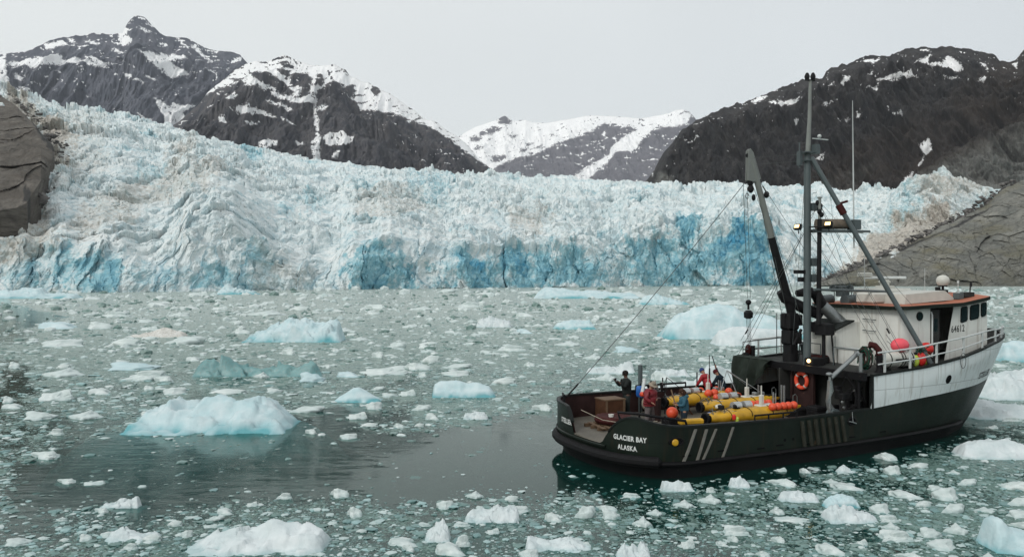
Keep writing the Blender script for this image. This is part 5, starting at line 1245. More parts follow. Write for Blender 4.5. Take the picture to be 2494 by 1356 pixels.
flood(11.0, .45, 9.15, 10); flood(11.1, -1.17, 9.17, 25)
mb = MB(); mb.cyl((11.1, .12, 9.15), (11.1, -1.2, 9.05), .03); boat.part('lamp_arm', mb, 'dark_steel')
for z, du in ((10.0, .42), (7.6, .36), (6.9, .36)):
    mb = MB(); mb.box((11.1+.28, -.12, z), (.3, .22, .34)); boat.part('mast_box', mb, 'mast_grey')
mb = MB(); mb.box((10.78, .1, 7.18), (.46, .3, .16)); mb.box((10.85, .1, 6.85), (.2, .2, .2)); boat.part('side_lamp', mb, 'dark_steel')
for k in range(12):
    mb = MB(); z = 3.6+k*.7; mb.tube([(11.26, -.15, z), (11.4, -.22, z), (11.4, -.22, z+.05)], .012, 5); boat.part('rung', mb, 'wire_grey')
mb = MB(); mb.tube([(12.9, -.9, 8.2), (12.85, -.9, 11.5), (12.8, -.9, 14.6)], [.035, .028, .012], 8); boat.part('whip_antenna', mb, 'rail_white')
mb = MB(); mb.tube([(14.9, .3, 6.0), (14.9, .3, 8.4)], [.02, .01], 6); mb.tube([(19.3, .6, 6.1), (19.3, .6, 7.4)], [.014, .008], 6); boat.part('whip_antenna', mb, 'rail_white')

# ------------------------------------------------------------------ deck crane, boom, pipes
mb = MB()
mb.cyl((11.5, 1.4, 3.1), (11.5, 1.4, 3.5), .34, 16); mb.box((11.5, 1.4, 3.75), (.5, .5, .6), bev=.05); mb.box((11.45, 1.4, 4.25), (.62, .55, .7), bev=.08); mb.box((11.62, 1.25, 4.2), (.35, .6, .5), bev=.05)
mb.box((11.45, 1.4, 4.95), (.68, .62, .75), bev=.08); mb.box((11.18, 1.4, 4.9), (.2, .4, .55), bev=.05); mb.box((11.95, 1.35, 5.0), (.26, .3, .5), bev=.05); mb.cyl((11.1, 1.4, 4.75), (11.1, 1.4, 5.3), .13, 10); mb.cyl((11.3, 1.0, 3.9), (11.75, 1.0, 4.6), .07, 8)
boat.part('crane_pedestal', mb, 'dark_steel')
mb = MB(); mb.cyl((12.05, 1.2, 3.95), (12.2, 1.2, 3.45), .15, 14); boat.part('crane_cylinder', mb, 'mast_grey')
mb = MB(); mb.tube([(11.62, 1.4, 5.15), (11.0, 1.4, 6.9), (10.37, 1.4, 8.72)], [.20, .19, .165], 14); boat.part('crane_boom', mb, 'dark_steel')
mb = MB(); mb.tube([(10.39, 1.4, 8.68), (9.75, 1.4, 10.6), (9.22, 1.4, 12.1)], [.15, .135, .12], 14); mb.prism([(9.42, 1.33, 11.15), (9.72, 1.33, 11.3), (9.28, 1.33, 12.45), (9.12, 1.33, 12.6), (9.0, 1.33, 12.5), (8.98, 1.33, 11.2)], (0, .06, 0)); mb.prism([(9.42, 1.45, 11.15), (9.72, 1.45, 11.3), (9.28, 1.45, 12.45), (9.12, 1.45, 12.6), (9.0, 1.45, 12.5), (8.98, 1.45, 11.2)], (0, .06, 0)); boat.part('boom_extension', mb, 'boom_pale')
mb = MB(); mb.cyl((9.1, 1.36, 12.3), (9.1, 1.49, 12.3), .13, 14); mb.box((9.16, 1.42, 11.3), (.24, .16, .62), bev=.05); mb.lathe([(.04, 0), (.13, .08), (.15, .2), (.1, .32), (.04, .38)], (9.2, 1.42, 10.66), 'z', 10); mb.sphere((9.26, 1.3, 10.45), (.09, .09, .15), 10, 7); mb.sphere((9.95, 1.25, 10.6), (.12, .12, .16), 10, 7); mb.cyl((9.95, 1.25, 10.7), (9.86, 1.4, 11.0), .03); boat.part('boom_blocks', mb, 'dark_steel')
mb = MB(); mb.tube([(9.0+.08*math.cos(a), 1.42, 10.52+.12*math.sin(a)) for a in np.linspace(0, 5.6, 12)], .02, 6); boat.part('hook', mb, 'mast_grey')
# exhaust trunks aft of the house
mb = MB(); mb.tube([(10.95, 1.5, 6.3), (11.2, 1.45, 6.0), (12.2, 1.2, 5.5), (12.9, 1.0, 5.25)], [.16, .24, .26, .26], 14); boat.part('exhaust_trunk', mb, 'dark_steel')
mb = MB(); mb.tube([(11.5, 1.0, 6.22), (12.1, .9, 6.3), (12.45, .8, 6.15), (12.75, .7, 5.6)], [.15, .24, .25, .25], 14); boat.part('exhaust_elbow', mb, 'dark_steel')
mb = MB(); mb.tube([(12.72, .7, 5.65), (13.5, .3, 4.85)], [.27, .27], 16); boat.part('exhaust_pipe', mb, 'galvanised')
mb = MB(); mb.prism([(12.2, .5, 4.5), (13.0, .2, 4.3), (13.75, -.1, 4.72), (13.2, .2, 4.5), (12.2, .5, 4.95)], (0, .5, 0)); boat.part('exhaust_cradle', mb, 'dark_steel')
# second boom standing on a pedestal
mb = MB(); mb.box((11.6, -.5, 4.7), (.62, .6, .5), bev=.04); mb.cyl((11.6, -.45, 3.1), (11.6, -.45, 4.5), .08); mb.cyl((11.9, -.75, 3.1), (11.8, -.7, 4.5), .04); boat.part('boom_seat', mb, 'dark_steel')
mb = MB(); mb.tube([(11.25, -.5, 4.9), (11.3, -.5, 9.45)], [.105, .095], 12); boat.part('second_boom', mb, 'dark_steel')
mb = MB(); mb.tube([(11.3, -.5, 9.45), (11.31, -.5, 10.35)], [.07, .06], 12); mb.box((11.31, -.5, 10.37), (.14, .14, .06)); boat.part('boom_extension', mb, 'boom_pale')
mb = MB()
for k in range(5): mb.sphere((11.31+random.uniform(-.1, .1), -.5+random.uniform(-.1, .1), 10.15-k*.13), (.1, .1, .12), 8, 6)
boat.part('boom_blocks', mb, 'dark_steel')
mb = MB(); mb.box((11.05, -.45, 3.3), (.7, .5, .38), bev=.04); boat.part('deck_box', mb, 'dark_steel')
mb = MB(); mb.cyl((10.68, -.52, 3.38), (10.64, -.52, 3.38), .075, 12); boat.part('deck_lamp', mb, 'lamp_small')

# ------------------------------------------------------------------ wires
def wire(a, b, r_=.011, sag=0, name='wire', mat='wire_grey', n=8):
    a = Vector(a); b = Vector(b); mb = MB(); mb.tube([a+(b-a)*k/n+Vector((0, 0, -sag*4*(k/n)*(1-k/n))) for k in range(n+1)], r_, 5, caps=False); return boat.part(name, mb, mat)
def turnbuckle(p, d):
    d = Vector(d).normalized(); p = Vector(p); mb = MB(); mb.cyl(p-d*.12, p+d*.12, .035, 8); boat.part('turnbuckle', mb, 'dark_steel')
tip = Vector((9.1, 1.42, 11.6))
E_ = Vector((.45, 2.35, 2.1))
wire(tip+Vector((0, .1, -.35)), E_+Vector((.55, .0, .5)), .016, .12, 'back_stay'); wire(E_+Vector((.55, 0, .5)), E_, .035, 0, 'back_stay_chain', 'dark_steel')
wire((.3, 2.35, 2.0), (-.15, 1.2, .9), .008, 0)
# crane falls with headache ball and block
for dv, du in ((0, 0), (.0, .22)): wire((9.05+du, 1.75+.0*dv, 11.5), (10.9+du*.8, 3.55, 5.95), .011)
hb = Vector((11.0, 3.6, 5.75))
mb = MB(); mb.sphere(hb, (.14, .14, .13), 12, 8); mb.cyl(hb, hb-Vector((0, 0, .35)), .05, 8); mb.lathe([(.1, 0), (.21, .06), (.22, .3), (.12, .4)], hb-Vector((0, 0, .78)), 'z', 14); boat.part('hook_block', mb, 'dark_steel')
for dx in (-.13, -.04, .05, .13): wire(hb+Vector((dx, 0, -.7)), (11.0+dx*.6, 3.5, 3.55), .012)
mb = MB(); mb.sphere((10.9, 3.5, 3.5), (.16, .14, .28), 10, 8); boat.part('lower_block', mb, 'rust_red'); mb = MB(); mb.cyl((11.12, 3.45, 3.15), (11.12, 3.45, 3.7), .12, 10); mb.sphere((10.75, 3.5, 3.28), (.22, .16, .12), 10, 6); boat.part('snatch_block', mb, 'dark_steel')
mh = (11.05, 0, 12.1); ex = (9.5, 1.4, 11.5)
for a, b, r_ in ((ex, (12.0, .9, 4.2), .011), ((9.6, 1.4, 11.3), (11.3, -.3, 7.4), .011), ((9.6, 1.4, 11.2), (11.2, 1.3, 5.3), .012), ((9.45, 1.4, 11.4), (11.05, 1.45, 5.2), .012), ((9.3, 1.4, 11.0), (11.9, 1.4, 5.4), .010),
    ((11.3, -.5, 10.2), (10.6, 3.4, 3.4), .009), ((11.3, -.5, 10.1), (11.05, .45, 8.9), .009), ((11.3, -.5, 10.2), (13.4, -.6, 5.8), .009), ((11.3, -.5, 10.2), (14.6, -2.5, 5.7), .008), ((11.3, -.5, 10.1), (12.6, -3.5, 4.0), .009),
    (mh, (10.75, .5, 4.0), .009), ((11.05, 0, 12.3), (9.2, 1.42, 12.2), .008), ((11.05, 0, 12.0), (9.25, 1.42, 11.9), .008), ((11.0, 0, 9.0), (10.3, 3.5, 3.3), .012), ((10.95, .1, 8.9), (10.4, 3.45, 3.95), .009), ((11.5, -.25, 9), (12.5, -3.4, 3.5), .009),
    ((12.2, -.6, 8.9), (13.2, -3.4, 3.5), .008), ((12.9, -.9, 8.9), (13.9, -2.5, 5.6), .008), ((11.1, -.1, 9.0), (12.9, -2.6, 3.2), .009), ((11.15, -.1, 8.9), (13.6, -2.5, 3.2), .009), ((12.3, -.7, 8.8), (12.2, 1.0, 5.7), .007), ((11.9, -.4, 11.6), (12.0, -.6, 9.1), .007)):
    wire(a, b, r_)
turnbuckle((12.55, -2.95, 4.75), (.5, -1, -2.2)); turnbuckle((10.45, 3.1, 4.4), (-.3, 1.5, -2.4)); wire((12.9, -2.6, 4.3), (13.4, -3.55, 3.4), .012); wire((12.6, -2.8, 4.6), (13.0, -3.55, 3.4), .012)
# light mast stays and the bait davit on the starboard rail
mb = MB(); mb.cyl((9.38, -2.95, 3.0), (10.75, -3.05, 3.94), .09, 12); mb.cyl((10.6, -3.3, 3.1), (10.6, -3.3, 3.95), .07, 10); mb.cyl((10.75, -2.9, 3.94), (10.5, -3.3, 3.9), .05); boat.part('davit_arm', mb, 'galvanised')
mb = MB(); mb.cyl((9.32, -2.95, 1.3), (9.32, -2.95, 3.05), .05, 10); mb.tube([(9.32, -2.95, 2.9), (9.4, -2.9, 2.5), (9.25, -2.9, 2.1), (9.5, -2.85, 1.7)], [.09, .13, .07, .15], 10); mb.sphere((9.28, -2.95, 3.15), (.13, .13, .08), 12, 7); boat.part('hauler', mb, 'galvanised')
mb = MB(); mb.cyl((9.5, -3.1, 1.55), (9.5, -2.8, 1.55), .24, 16); mb.box((9.75, -2.9, 1.4), (.5, .3, .3), bev=.04); boat.part('hauler_motor', mb, 'mast_grey')
mb = MB(); random.seed(5)
for k in range(9):
    u = 10.0+.16*k; P = [(u, -3.1+.1*math.sin(k), 3.0)]
    for j in range(5): P.append((u+random.uniform(-.2, .2), -3.0+random.uniform(-.3, .3), 2.6-j*.35))
    mb.tube(P, .022, 5)
for k in range(12): mb.box((10.0+random.uniform(0, 1.4), -2.7+random.uniform(-.5, .5), 1.2+random.uniform(0, 1.3)), (.2+random.random()*.25, .25, .15+random.random()*.3), bev=.03)
boat.part('hydraulic_hoses', mb, 'dark_steel')
mb = MB()
for k in range(6): mb.box((10.25+random.uniform(0, 1.1), -2.6+random.uniform(-.4, .4), 1.3+random.uniform(0, 1.3)), (.10, .12, .1), bev=.03)
boat.part('valves', mb, 'aluminium')
mb = MB(); mb.cyl((9.72, -3.68, 1.75), (9.72, -3.72, 1.38), .012, 6); mb.cyl((9.55, -3.7, 1.4), (9.9, -3.72, 1.3), .02); boat.part('hanging_hook', mb, 'galvanised')
# ------------------------------------------------------------------ people
def skin_mesh(V, E, Rr, sub=1):
    me = bpy.data.meshes.new('sk'); me.from_pydata([tuple(v) for v in V], E, []); o = bpy.data.objects.new('sk', me); C.objects.link(o)
    md = o.modifiers.new('s', 'SKIN'); md.use_smooth_shade = True
    if not me.skin_vertices: return None
    for i, r in enumerate(Rr): me.skin_vertices[0].data[i].radius = (r, r) if not isinstance(r, tuple) else r
    me.skin_vertices[0].data[0].use_root = True
    ss = o.modifiers.new('u', 'SUBSURF'); ss.levels = sub; ss.render_levels = sub
    dg = bpy.context.evaluated_depsgraph_get(); dg.update()
    m2 = bpy.data.meshes.new_from_object(o.evaluated_get(dg)); V2 = [v.co.copy() for v in m2.vertices]; F2 = [tuple(p.vertices) for p in m2.polygons]
    bpy.data.objects.remove(o); bpy.data.meshes.remove(me); bpy.data.meshes.remove(m2)
    return V2, F2
paint('skin', (.34, .18, .12), .6, .1, 8)
paint('skin_dark', (.10, .05, .035), .6, .1, 8)
paint('hair_dark', (.014, .011, .010), .8, .3, 20)
paint('hair_brown', (.045, .022, .014), .8, .35, 20)
paint('jacket_black', (.016, .019, .018), .85, .3, 6)
paint('jacket_down_red', (.16, .008, .014), .6, .2, 6)
paint('jacket_red', (.32, .012, .022), .65, .2, 6)
paint('jacket_blue', (.018, .085, .125), .75, .2, 6)
paint('jacket_navy', (.012, .022, .032), .8, .25, 6)
paint('trousers_dark', (.022, .027, .026), .85, .3, 6)
paint('trousers_grey', (.10, .085, .085), .85, .25, 6)
paint('boots', (.012, .012, .012), .6, .2, 6)
paint('hat_khaki', (.26, .22, .17), .85, .25, 10)
paint('hat_blue', (.015, .035, .14), .85, .25, 12)
paint('hat_maroon', (.07, .012, .016), .85, .25, 12)
def person(label, base, yaw, arms, jacket, trousers, lean=0.0, turn=0.0, headpitch=0.0, hair='hair_dark', hat=None, skin='skin', size=1.0, long_hair=False, puffy=False, spread=.1, step=(0, 0), hood=False, collar=None):
    """arms: for left and right (shoulder->elbow, elbow->hand) direction vectors in body axes (x forward, y left)"""
    t = Thing('person', label, 'person', base)
    cy, sy = math.cos(yaw), math.sin(yaw)
    def W_(p):
        x, y, z = p[0]*size, p[1]*size, p[2]*size
        return Vector((base[0]+x*cy-y*sy, base[1]+x*sy+y*cy, base[2]+z))
    def lean_(p):
        h = p[2]-.95
        if h <= 0: return Vector(p)
        return Vector((p[0]*math.cos(lean)+h*math.sin(lean), p[1], .95+h*math.cos(lean)-p[0]*math.sin(lean)))
    tor = [(0, 0, .95), (0, 0, 1.10), (.01, 0, 1.28), (0, 0, 1.42), (.01, 0, 1.50), (.02, 0, 1.565), (.03+.04*headpitch, 0, 1.64), (.03+.07*headpitch, 0, 1.72)]
    tor = [lean_(p) for p in tor]
    hd = Vector(tor[6])
    V = list(tor); E_ = [(i, i+1) for i in range(7)]; Rr = [(.15, .12), (.14, .115), (.165, .125), (.12, .09), .062, .075, .108, .10]
    jV = [V[0]-Vector((0, 0, .10)), V[0], V[1], V[2], V[3], V[4]]; jE = [(i, i+1) for i in range(5)]; bk = 1.62 if puffy else 1.30; jR = [(.165*bk, .14*bk), (.16*bk, .14*bk), (.155*bk, .135*bk), (.18*bk, .14*bk), (.14*bk, .11*bk), (.085, .085)]
    hands = []
    for sd_, (a, b) in zip((1, -1), arms):
        sh = lean_((0, .185*sd_, 1.40)); a = Vector(a).normalized(); b = Vector(b).normalized()
        el = sh+a*.29; wr = el+b*.25; pm = wr+b*.075
        k = len(V); V += [sh, el, wr, pm]; E_ += [(3, k), (k, k+1), (k+1, k+2), (k+2, k+3)]; Rr += [.062, .043, .028, (.036, .02)]
        side = b.cross(Vector((0, 0, 1))); side = side.normalized() if side.length > .1 else Vector((0, 1, 0))
        for q, (off, ln) in enumerate(((-.030, .070), (-.010, .082), (.010, .077), (.029, .060))):
            kk = len(V); r0 = pm+side*off+b*.012; cur = Vector((0, 0, -.5)) if b.z < .5 else Vector((.5, 0, .0))
            V += [r0+b*ln*.55, r0+(b+cur*.8).normalized()*ln]; E_ += [(k+3, kk), (kk, kk+1)]; Rr += [.0095, .008]
        kk = len(V); th = (b*.5+side*(-1 if sd_ > 0 else 1)).normalized(); V += [wr+b*.03+th*.045, wr+b*.065+th*.06]; E_ += [(k+3, kk), (kk, kk+1)]; Rr += [.012, .009]
        j = len(jV); jV += [sh, sh+a*.15, el, wr-b*.01]; jE += [(4, j), (j, j+1), (j+1, j+2), (j+2, j+3)]; p_ = 1.55 if puffy else 1.25
        jR += [.085*p_, .072*p_, .06*p_, .045*p_]; hands.append(pm)
    legs = []
    tV = [Vector((0, 0, .97)), Vector((0, 0, .90))]; tE = [(0, 1)]; tR = [(.19, .15), (.19, .15)]
    for sd_, st in zip((1, -1), step):
        hp = Vector((0, .09*sd_, .88)); kn = Vector((.02+st*.5, (.09+spread*.4)*sd_, .50)); an = Vector((st, (.09+spread)*sd_, .09)); to = an+Vector((.15, .02*sd_, -.045))
        k = len(V); V += [hp, kn, an, to]; E_ += [(0, k), (k, k+1), (k+1, k+2), (k+2, k+3)]; Rr += [.085, .055, .038, .035]
        j = len(tV); tV += [hp, kn, an+Vector((0, 0, .02))]; tE += [(1, j), (j, j+1), (j+1, j+2)]; tR += [.13, .098, .085]
        legs.append((an, to))
    def mk(name, VE, mat, sub=1, extra=None):
        r_ = skin_mesh(*VE, sub=sub)
        mb = MB(); mb.add([W_(v) for v in r_[0]], r_[1])
        if extra: extra(mb)
        return t.part(name, mb, mat, smooth=70)
    up = Vector((math.sin(lean+headpitch*.4), 0, math.cos(lean+headpitch*.4))); fw = Vector((up.z, 0, -up.x))
    if turn: fw = Matrix.Rotation(turn, 3, up) @ fw
    lf = up.cross(fw)
    def face(mb):
        c = hd+up*.01
        for q in (c+fw*.112+up*(-.012), ): mb.tube([W_(q+up*.03-fw*.012), W_(q), W_(q-up*.022-fw*.006)], [.008*size, .017*size, .010*size], 6)
        for s_ in (1, -1): mb.sphere(W_(c+lf*.104*s_-up*.005), (.012, .02, .03), 6, 5)
        mb.tube([W_(c+fw*.10-up*.052+lf*.025), W_(c+fw*.107-up*.05), W_(c+fw*.10-up*.052-lf*.025)], .006, 5)
    body = mk('body', (V, E_, Rr), skin, 1, face)
    mb = MB(); 
    for s_ in (1, -1): mb.sphere(W_(hd+fw*.10+lf*.034*s_+up*.022), .009, 6, 5)
    t.part('eyes', mb, 'hair_dark', parent=body)
    mk('jacket', (jV, jE, jR), jacket, 1)
    if puffy:
        for k in range(6):
            c0 = lean_((0.005, 0, .90+k*.088)); mb = MB(); mb.tube([W_(c0+Vector((.185*math.cos(a), .235*math.sin(a), 0))) for a in np.linspace(0, 2*math.pi, 15)[:-1]], .032, 6, closed=True); t.part('quilting', mb, jacket)
    mk('trousers', (tV, tE, tR), trousers, 1)
    for an, to in legs:
        mb = MB(); a, b = W_(an+Vector((-.02, 0, 0))), W_(to); mb.tube([W_(an+Vector((0, 0, .12))), W_(an), W_(an+(to-an)*.5+Vector((0, 0, .0))), W_(to)], [.06, .062, .055, .045], 8)
        t.part('boot', mb, 'boots')
    # hair and hat
    hc = hd+up*.045-fw*.012
    mb = MB()
    if hat is None or long_hair: mb.sphere(W_(hc), (.118*size, .118*size, .112*size), 12, 8)
    if long_hair:
        mb.tube([W_(hd+up*.05-fw*.03), W_(hd-fw*.07-up*.05), W_(hd-fw*.07-up*.17), W_(hd-fw*.05-up*.27)], [.10, .10, .085, .03], 10)
        for s_ in (1, -1): mb.tube([W_(hd+up*.06+lf*.06*s_), W_(hd+lf*.085*s_-up*.06+fw*.01), W_(hd+lf*.09*s_-up*.2+fw*.02)], [.05, .045, .02], 8)
    if mb.v: t.part('hair', mb, hair)
    if hat:
        mb = MB()
        if hat == 'hat_khaki':
            rt = Vector(W_(up)-W_(Vector((0, 0, 0)))).normalized(); mb.lathe([(.0, .17), (.075, .165), (.10, .12), (.105, .05), (.185, .02), (.19, .035), (.11, .07)], W_(hd+up*.0), rt, 16)
        else:
            rt = Vector(W_(up)-W_(Vector((0, 0, 0)))).normalized(); mb.lathe([(.122, .0), (.126, .05), (.112, .10), (.07, .15), (0, .16)], W_(hd+up*.015-fw*.006), rt, 14)
        t.part('hat', mb, hat)
    if collar:
        mb = MB(); c0 = lean_((0, 0, 1.49)); mb.tube([W_(c0+Vector((.07*math.cos(a), .075*math.sin(a), 0))) for a in np.linspace(0, 2*math.pi, 11)[:-1]], .022, 6, closed=True); t.part('collar', mb, collar)
    if hood:
        mb = MB(); mb.sphere(W_(lean_((-.09, 0, 1.47))), (.11, .14, .09), 10, 7); t.part('hood', mb, jacket)
    return t, [W_(h) for h in hands]
# man with the phone on the port quarter
p1, h1 = person('man in dark jacket holding a phone up to his face, at the port quarter', (3.35, 2.35, 1.03), math.pi*.93, (((.55, .25, -.75), (.75, -.1, .75)), ((.6, -.2, -.7), (.75, .25, .8))), 'jacket_black', 'trousers_dark', .04, 0, .2, 'hair_dark', None, 'skin_dark', 1.12, collar='trousers_grey')
mid = (h1[0]+h1[1])/2
mb = MB(); mb.box(mid+Vector((-.06, 0, .07)), (.015, .15, .1), Matrix.Rotation(.25, 3, 'Y'), bev=.004); ph = single('phone', 'small black phone held up by the man at the port quarter', 'phone', mb, 'hull_black', tuple(mid))
person('man in quilted red down jacket and pale sun hat, hand on hip', (2.72, -.20, 1.03), math.radians(-72), (((-.35, .75, -.65), (.75, -.75, -.35)), ((.15, -.55, -.8), (.55, .55, -.45))), 'jacket_down_red', 'trousers_grey', .12, .35, .9, 'hair_dark', 'hat_khaki', 'skin', 1.06, puffy=True, spread=.13)
person('woman with long brown hair in a teal blue jacket, standing by the starboard rail', (3.52, -1.35, 1.03), math.radians(150), (((.1, .3, -.95), (.85, -.25, .1)), ((.15, -.3, -.9), (.85, .35, .15))), 'jacket_blue', 'jacket_navy', .06, 0, .7, 'hair_brown', None, 'skin', .95, long_hair=True, hood=True)
person('person in bright red jacket and blue knitted cap, leaning on the port rail', (8.15, 3.0, 1.08), math.radians(105), (((.45, .25, -.85), (.55, .05, -.75)), ((.45, -.25, -.85), (.6, 0, -.7))), 'jacket_red', 'jacket_navy', .42, 0, .5, 'hair_dark', 'hat_blue', 'skin', 1.0)
pd, hd_ = person('person in navy jacket and maroon cap, holding a long pole at the port rail', (8.95, 2.95, 1.03), math.radians(120), (((.5, .2, -.8), (.5, .1, -.6)), ((.6, -.35, .55), (.2, .1, .95))), 'jacket_navy', 'trousers_dark', .45, 0, .3, 'hair_dark', 'hat_maroon', 'skin', .98)
mb = MB(); q = hd_[1]; mb.cyl(q+Vector((-.12, .1, .45)), q+Vector((.28, -.1, -1.15)), .022, 8); single('boat_pole', 'long thin dark pole held by the person in the maroon cap', 'pole', mb, 'dark_steel', tuple(q))
mb = MB(); mb.cyl((8.62, 3.5, 1.9), (8.62, 3.52, 3.35), .018, 8); mb.cyl((8.62, 3.5, 1.95), (8.62, 3.5, 2.75), .035, 8); single('pole', 'thin upright rod fixed at the port rail between the two people', 'pole', mb, 'dark_steel', (8.62, 3.5, 1.9))

# ------------------------------------------------------------------ yellow instrument kayaks on their trestles
def kayak(label, u0, v0, ang, ln, balls, zc=1.62):
    t = Thing('kayak', label, 'kayak', (u0, v0, zc), 'yellow instrument kayaks carried on the aft deck')
    ca, sa = math.cos(ang), math.sin(ang)
    def K(x, y, z): return (u0+x*ca-y*sa, v0+x*sa+y*ca, z)
    mb = MB(); G = []
    for k in range(17):
        f = k/16; x = -ln*.5+ln*f
        wd = .45*min(1, (1-f)*3.2)**.75*min(1, .62+f*1.6); zt = .27*min(1, .55+f*1.4)+.10*max(0, f-.7)/.3; zb = -.27*min(1, .6+f)*min(1, (1.02-f)*4)+.10*max(0, f-.8)/.2
        row = []
        for j in range(14):
            a = 2*math.pi*j/14; cx, cz = math.cos(a), math.sin(a)
            cx = math.copysign(abs(cx)**.7, cx); cz = math.copysign(abs(cz)**.75, cz)
            tp_ = min(1, (1.03-f)*3.2)**.75; row.append(K(x, cx*wd, zc+.22*max(0, f-.6)+(cz*zt*tp_ if cz > 0 else -cz*zb)))
        row.append(row[0]); G.append(row)
    mb.grid(G); hull_ = t.part('hull', mb, 'kayak_yellow', smooth=60)
    mb = MB(); ax = Vector((-ca, -sa, 0)); mb.lathe([(.19, -.12), (.22, .02), (.215, .06), (.165, .06), (.16, -.1), (0, -.1)], K(-ln*.5-.05, 0, zc-.02), ax, 20); t.part('thruster_ring', mb, 'rope_pale' if balls == 2 else 'black_rubber')
    mb = MB(); mb.lathe([(.155, .045), (0, .045)], K(-ln*.5-.05, 0, zc-.02), ax, 20); t.part('thruster_hub', mb, 'void_dark')
    # equipment: silver half pipes, motor frame, lines
    for x in (-.85, -.35):
        mb = MB(); mb.lathe([(.155, -.17), (.17, -.17), (.17, .17), (.155, .17), (.15, -.15)], K(x, .12, zc+.32), Vector((ca, sa, 0)), 18); t.part('housing', mb, 'aluminium')
    mb = MB(); rt = Matrix.Rotation(ang+BA*0, 3, 'Z'); mb.box(K(-.6, 0, zc+.20), (1.5, .5, .03), rt); t.part('deck_plate', mb, 'aluminium')
    mb = MB(); random.seed(int(u0*10))
    for k in range(22):
        a_ = (random.uniform(-ln*.5, -ln*.22), random.uniform(-.3, .3)); b_ = (random.uniform(-ln*.5, -ln*.1), random.uniform(-.3, .3)); mb.cyl(K(a_[0], a_[1], zc+random.uniform(0, .15)), K(b_[0], b_[1], zc+random.uniform(.1, .38)), .014, 5)
    mb.tube([K(ln*.5-.42, -.0, zc+.25), K(ln*.5-.42, 0, zc+.55), K(ln*.5-.3, 0, zc+.6), K(ln*.5-.2, 0, zc+.5), K(ln*.5-.2, 0, zc+.22)], .018, 6)
    for x in (ln*.5-.7, ln*.5-.62, .1, .9): mb.tube([K(x, -.33, zc+.03), K(x, -.2, zc+.20), K(x, .2, zc+.20), K(x, .33, zc+.03)], .012, 5)
    t.part('lashings', mb, 'wire_grey')
    mb = MB(); mb.box(K(.5, .05, zc+.27), (.8, .36, .08), rt, bev=.04); t.part('white_cover', mb, 'canister_white')
    for x, y, r_ in balls:
        mb = MB(); mb.sphere(K(x, y*1.08, zc+.27), (r_, r_, r_), 14, 10); t.part('float_ball', mb, 'buoy_orange')
    mb = MB(); mb.box(K(.28, -.02, zc+.48), (.16, .14, .42), rt, bev=.02); mb.cyl(K(.28, -.02, zc+.6), K(.28, -.02, zc+1.05), .022); t.part('instrument_box', mb, 'canister_white')
    mb = MB(); mb.cyl(K(.9, 0, zc+.2), K(.9, 0, zc+.75), .03); mb.cyl(K(1.02, 0, zc+.2), K(1.02, 0, zc+.7), .03); t.part('sensor_tube', mb, 'galvanised')
    random.seed(int(ln*100))
    for x in (-ln*.33, -ln*.12, ln*.1, ln*.27, ln*.38):
        mb = MB(); k_ = .46 if x < ln*.2 else .36; mb.tube([K(x, k_*math.cos(a)*1.01, zc+.06+(.24 if math.sin(a) > 0 else .27)*math.sin(a)) for a in np.linspace(0, 2*math.pi, 15)[:-1]], .014, 5, closed=True); t.part('strap', mb, 'black_rubber')
    for x in (-ln*.2, ln*.33): mb = MB(); mb.lathe([(.14, 0), (.15, .03), (.12, .05), (0, .055)], K(x, 0, zc+.25), 'z', 14); t.part('hatch', mb, 'black_rubber')
    for k in range(5): mb = MB(); mb.box(K(random.uniform(-ln*.4, ln*.3), random.uniform(-.22, .22), zc+.36), (random.uniform(.12, .4), random.uniform(.1, .25), random.uniform(.1, .22)), Matrix.Rotation(random.uniform(-.6, .6), 3, 'Z'), bev=.03); t.part('gear_box', mb, random.choice(['dark_steel', 'galvanised', 'ring_orange', 'canister_white', 'rope_dark']))
    # wooden trestles beneath
    for x in (-ln*.28, ln*.24):
        tr = Thing('trestle', 'wooden trestle under the %s, %s end' % (dict(s=' kayak by the starboard rail', m='middle kayak', p='kayak by the port rail')['s' if v0 < -1 else 'p' if v0 > 1 else 'm'].strip(), 'aft' if x < 0 else 'forward'), 'trestle', (K(x, 0, 1.0)), 'wooden trestles under the kayaks')
        mb = MB(); mb.box(K(x, 0, zc-.27), (.1, .95, .09), rt); tr.part('beam', mb, 'wood_plywood')
        for y in (-.4, .4):
            for dx in (-.22, .22):
                mb = MB(); mb.tube([K(x, y, zc-.3), K(x+dx, y*1.1, 1.04)], .035, 4); tr.part('leg', mb, 'wood_plywood')
    return t
b1 = [(x, -.40, .155) for x in (.45, .72, .99, 1.26, 1.53)]+[(x, .36, .15) for x in (.2, .48, .76, 1.04)]
kayak('yellow kayak nearest the starboard rail, with a row of orange float balls along its side', 6.15, -2.3, R(1), 4.7, b1, 1.74)
kayak('yellow kayak in the middle of the aft deck, with a white cover', 7.75, .35, R(-2), 4.1, [(x, .34, .14) for x in (-1.0, -.75, -.1, .15)])
kayak('yellow kayak nearest the port rail, aft of the two people', 7.2, 2.2, R(2), 4.1, [(x, -.34, .18) for x in (.0, .34)]+[(x, .34, .16) for x in (-.4, -.1, .2, 1.1)]+[(1.2, -.3, .17)])
def lead(name, label, a, b, r_=.02, mat='wood_pale', cat='pole'):
    mb = MB(); mb.cyl(a, b, r_, 8); single(name, label, cat, mb, mat, a)
lead('paddle_shaft', 'yellow wooden shaft leaning across the port kayak', (4.95, .9, 1.15), (5.3, 1.9, 2.15), .03)
mb = MB()
for a, b in (((9.2, .6, 1.9), (8.2, 1.8, 2.85)), ((8.2, 1.8, 2.85), (7.7, 1.6, 2.0)), ((8.2, 1.8, 2.85), (8.3, 1.3, 1.95)), ((8.2, 1.8, 2.85), (9.4, 1.6, 2.0))): mb.cyl(a, b, .018, 6)
